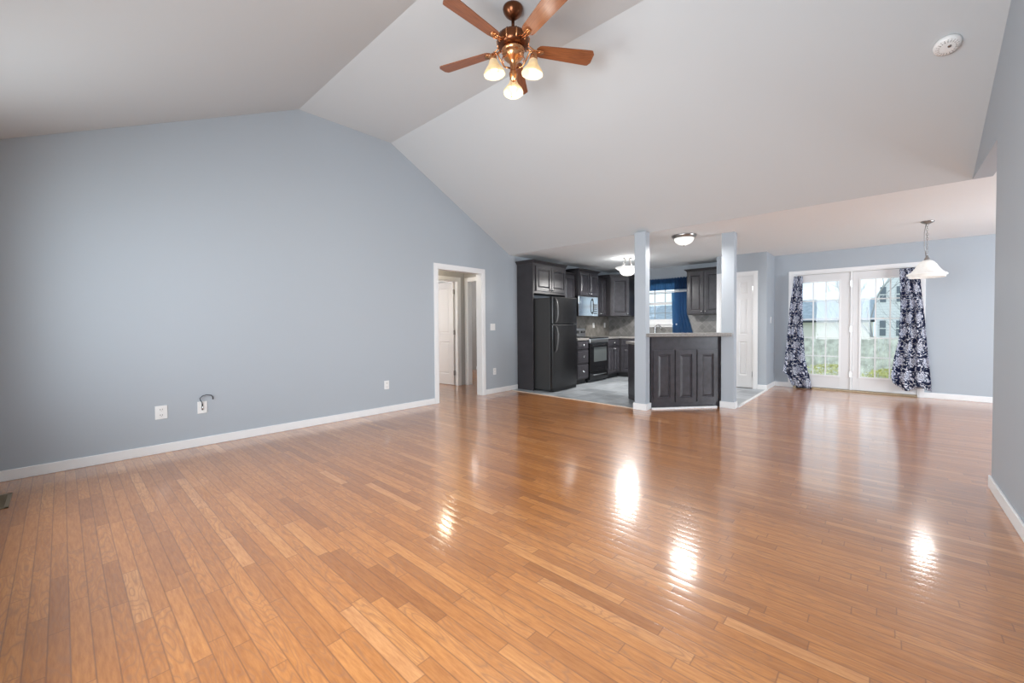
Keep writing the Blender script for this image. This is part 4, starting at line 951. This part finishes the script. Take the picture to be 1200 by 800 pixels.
clump('tall_weeds', 'tall yellow-green weeds at the foot of the fence behind the left french door', 'weeds', (-1.7, 21.7), 1.0, .45, 300, 'weed_yellow', seed=4, leaf_s=.07)
clump('tall_weeds', 'low yellow-green weeds at the foot of the fence behind the right french door', 'weeds', (.2, 21.9), .85, .35, 200, 'weed_yellow', seed=5, leaf_s=.09)
# neighbouring long house with grey roof
t = thing('neighbour_house', 'long cream house with a grey roof beyond the fence', 'house', (-8, 46, GZ))
m = MB(); m.box((-34, 46, GZ), (-.75, 54, 1.42)); m.build('wall', 'siding_cream', t)
m = MB(); m.add([(-34.5, 45.5, 1.42), (-.5, 45.5, 1.42), (-.5, 50, 3.5), (-34.5, 50, 3.5), (-.5, 54.5, 1.42), (-34.5, 54.5, 1.42)], [(0, 1, 2, 3), (3, 2, 4, 5), (1, 4, 2), (0, 3, 5), (0, 5, 4, 1)]); m.build('roof', 'roof_grey', t)
m = MB(); m.box((-34.5, 45.40, 1.26), (-.5, 45.5, 1.44)); m.build('gutter', 'cord_black', t)
for x in (-26, -21, -16, -11.5, -8.2):
    m = MB(); m.box((x - .5, 45.96, -.1), (x + .5, 46.02, .9)); w_ = m.build('window', 'house_window', t)
t = thing('neighbour_house', 'tall white two-storey house with small dark windows beyond the fence', 'house', (3, 42, GZ))
m = MB(); hy = 42.0; xa, xb, xm, ze, zp = -.42, 4.28, 1.93, 3.2, 7.6
m.add([(xa, hy, GZ), (xb, hy, GZ), (xb, hy, ze), (xm, hy, zp), (xa, hy, ze), (xa, hy + 3, GZ), (xb, hy + 3, GZ), (xb, hy + 3, ze), (xm, hy + 3, zp), (xa, hy + 3, ze)],
      [(0, 1, 2, 3, 4), (9, 8, 7, 6, 5), (0, 5, 6, 1), (1, 6, 7, 2), (4, 9, 5, 0)]); m.build('wall', 'siding_white', t)
m = MB(); q = (zp - ze) / (xm - xa)
for sg, xe in ((-1, xa), (1, xb)):
    x2 = xe + sg * .12; z2 = ze - .12 * q + .02
    m.add([(x2, hy - .1, z2), (xm, hy - .1, zp + .02), (xm, hy + 3.1, zp + .02), (x2, hy + 3.1, z2), (x2, hy - .1, z2 + .12), (xm, hy - .1, zp + .14), (xm, hy + 3.1, zp + .14), (x2, hy + 3.1, z2 + .12)],
          [(0, 3, 2, 1), (4, 5, 6, 7), (0, 1, 5, 4), (3, 7, 6, 2), (0, 4, 7, 3)])
m.build('roof', 'siding_white', t)
for x, z in ((-.06, 2.75), (-.06, .2), (.86, 2.75), (.86, .2), (2.6, 2.75), (2.6, .2)):
    m = MB(); m.box((x - .17, hy - .05, z), (x + .17, hy + .01, z + 1.15)); w_ = m.build('window', 'house_window', t)
    f_ = MB(); f_.box((x - .17, hy - .07, z + .52), (x + .17, hy - .045, z + .60)); f_.build('sash_bar', 'trim_white', w_)
# bare trees
def tree(label, x, y, h, r0, seed, spread=.5, levels=5):
    rnd = random.Random(seed); m = MB()
    def grow(p, d, l, r, lev):
        n = 4; pts = [p]; q = p.copy(); dd = d.copy()
        for i in range(n):
            dd = (dd + Vector((rnd.uniform(-1, 1), rnd.uniform(-1, 1), rnd.uniform(-.2, .5))) * .14).normalized(); q = q + dd * l / n; pts.append(q.copy())
        m.tube(pts, [r * (1 - .45 * i / n) for i in range(n + 1)], 5 if lev < 3 else 7, caps=False)
        if lev > 0:
            for _ in range(3):
                ax = Vector((rnd.uniform(-1, 1), rnd.uniform(-1, 1), rnd.uniform(-.1, .3))).normalized()
                s = rnd.randint(2, n); grow(pts[s], (dd + ax * spread * 1.5).normalized(), l * rnd.uniform(.55, .8), r * .52, lev - 1)
    grow(Vector((x, y, GZ)), Vector((0, 0, 1)), h * .42, r0, levels)
    return tag(m.build('bare_tree', 'bark', None), label, 'tree', 'bare trees in the back yards')
tree('leafless tree beside the white house, its trunk seen through the right french door', -.30, 25.6, 7.0, .055, 12, .42, 4)
tree('slender leafless tree in front of the white house', .95, 23.9, 4.2, .026, 23, .32, 4)
tree('leafless tree behind the grey roof seen through the left french door', -8.2, 58, 8, .12, 31, .5)
tree('leafless tree far beyond the roof, at the right french door', -1.9, 60, 8, .12, 37, .5)
tree('leafless tree near the fence with fine twigs at the top of the left french door', -1.42, 28.5, 4.8, .035, 45, .42, 4)

for o in bpy.data.objects:
    if '_base' in o: del o['_base']
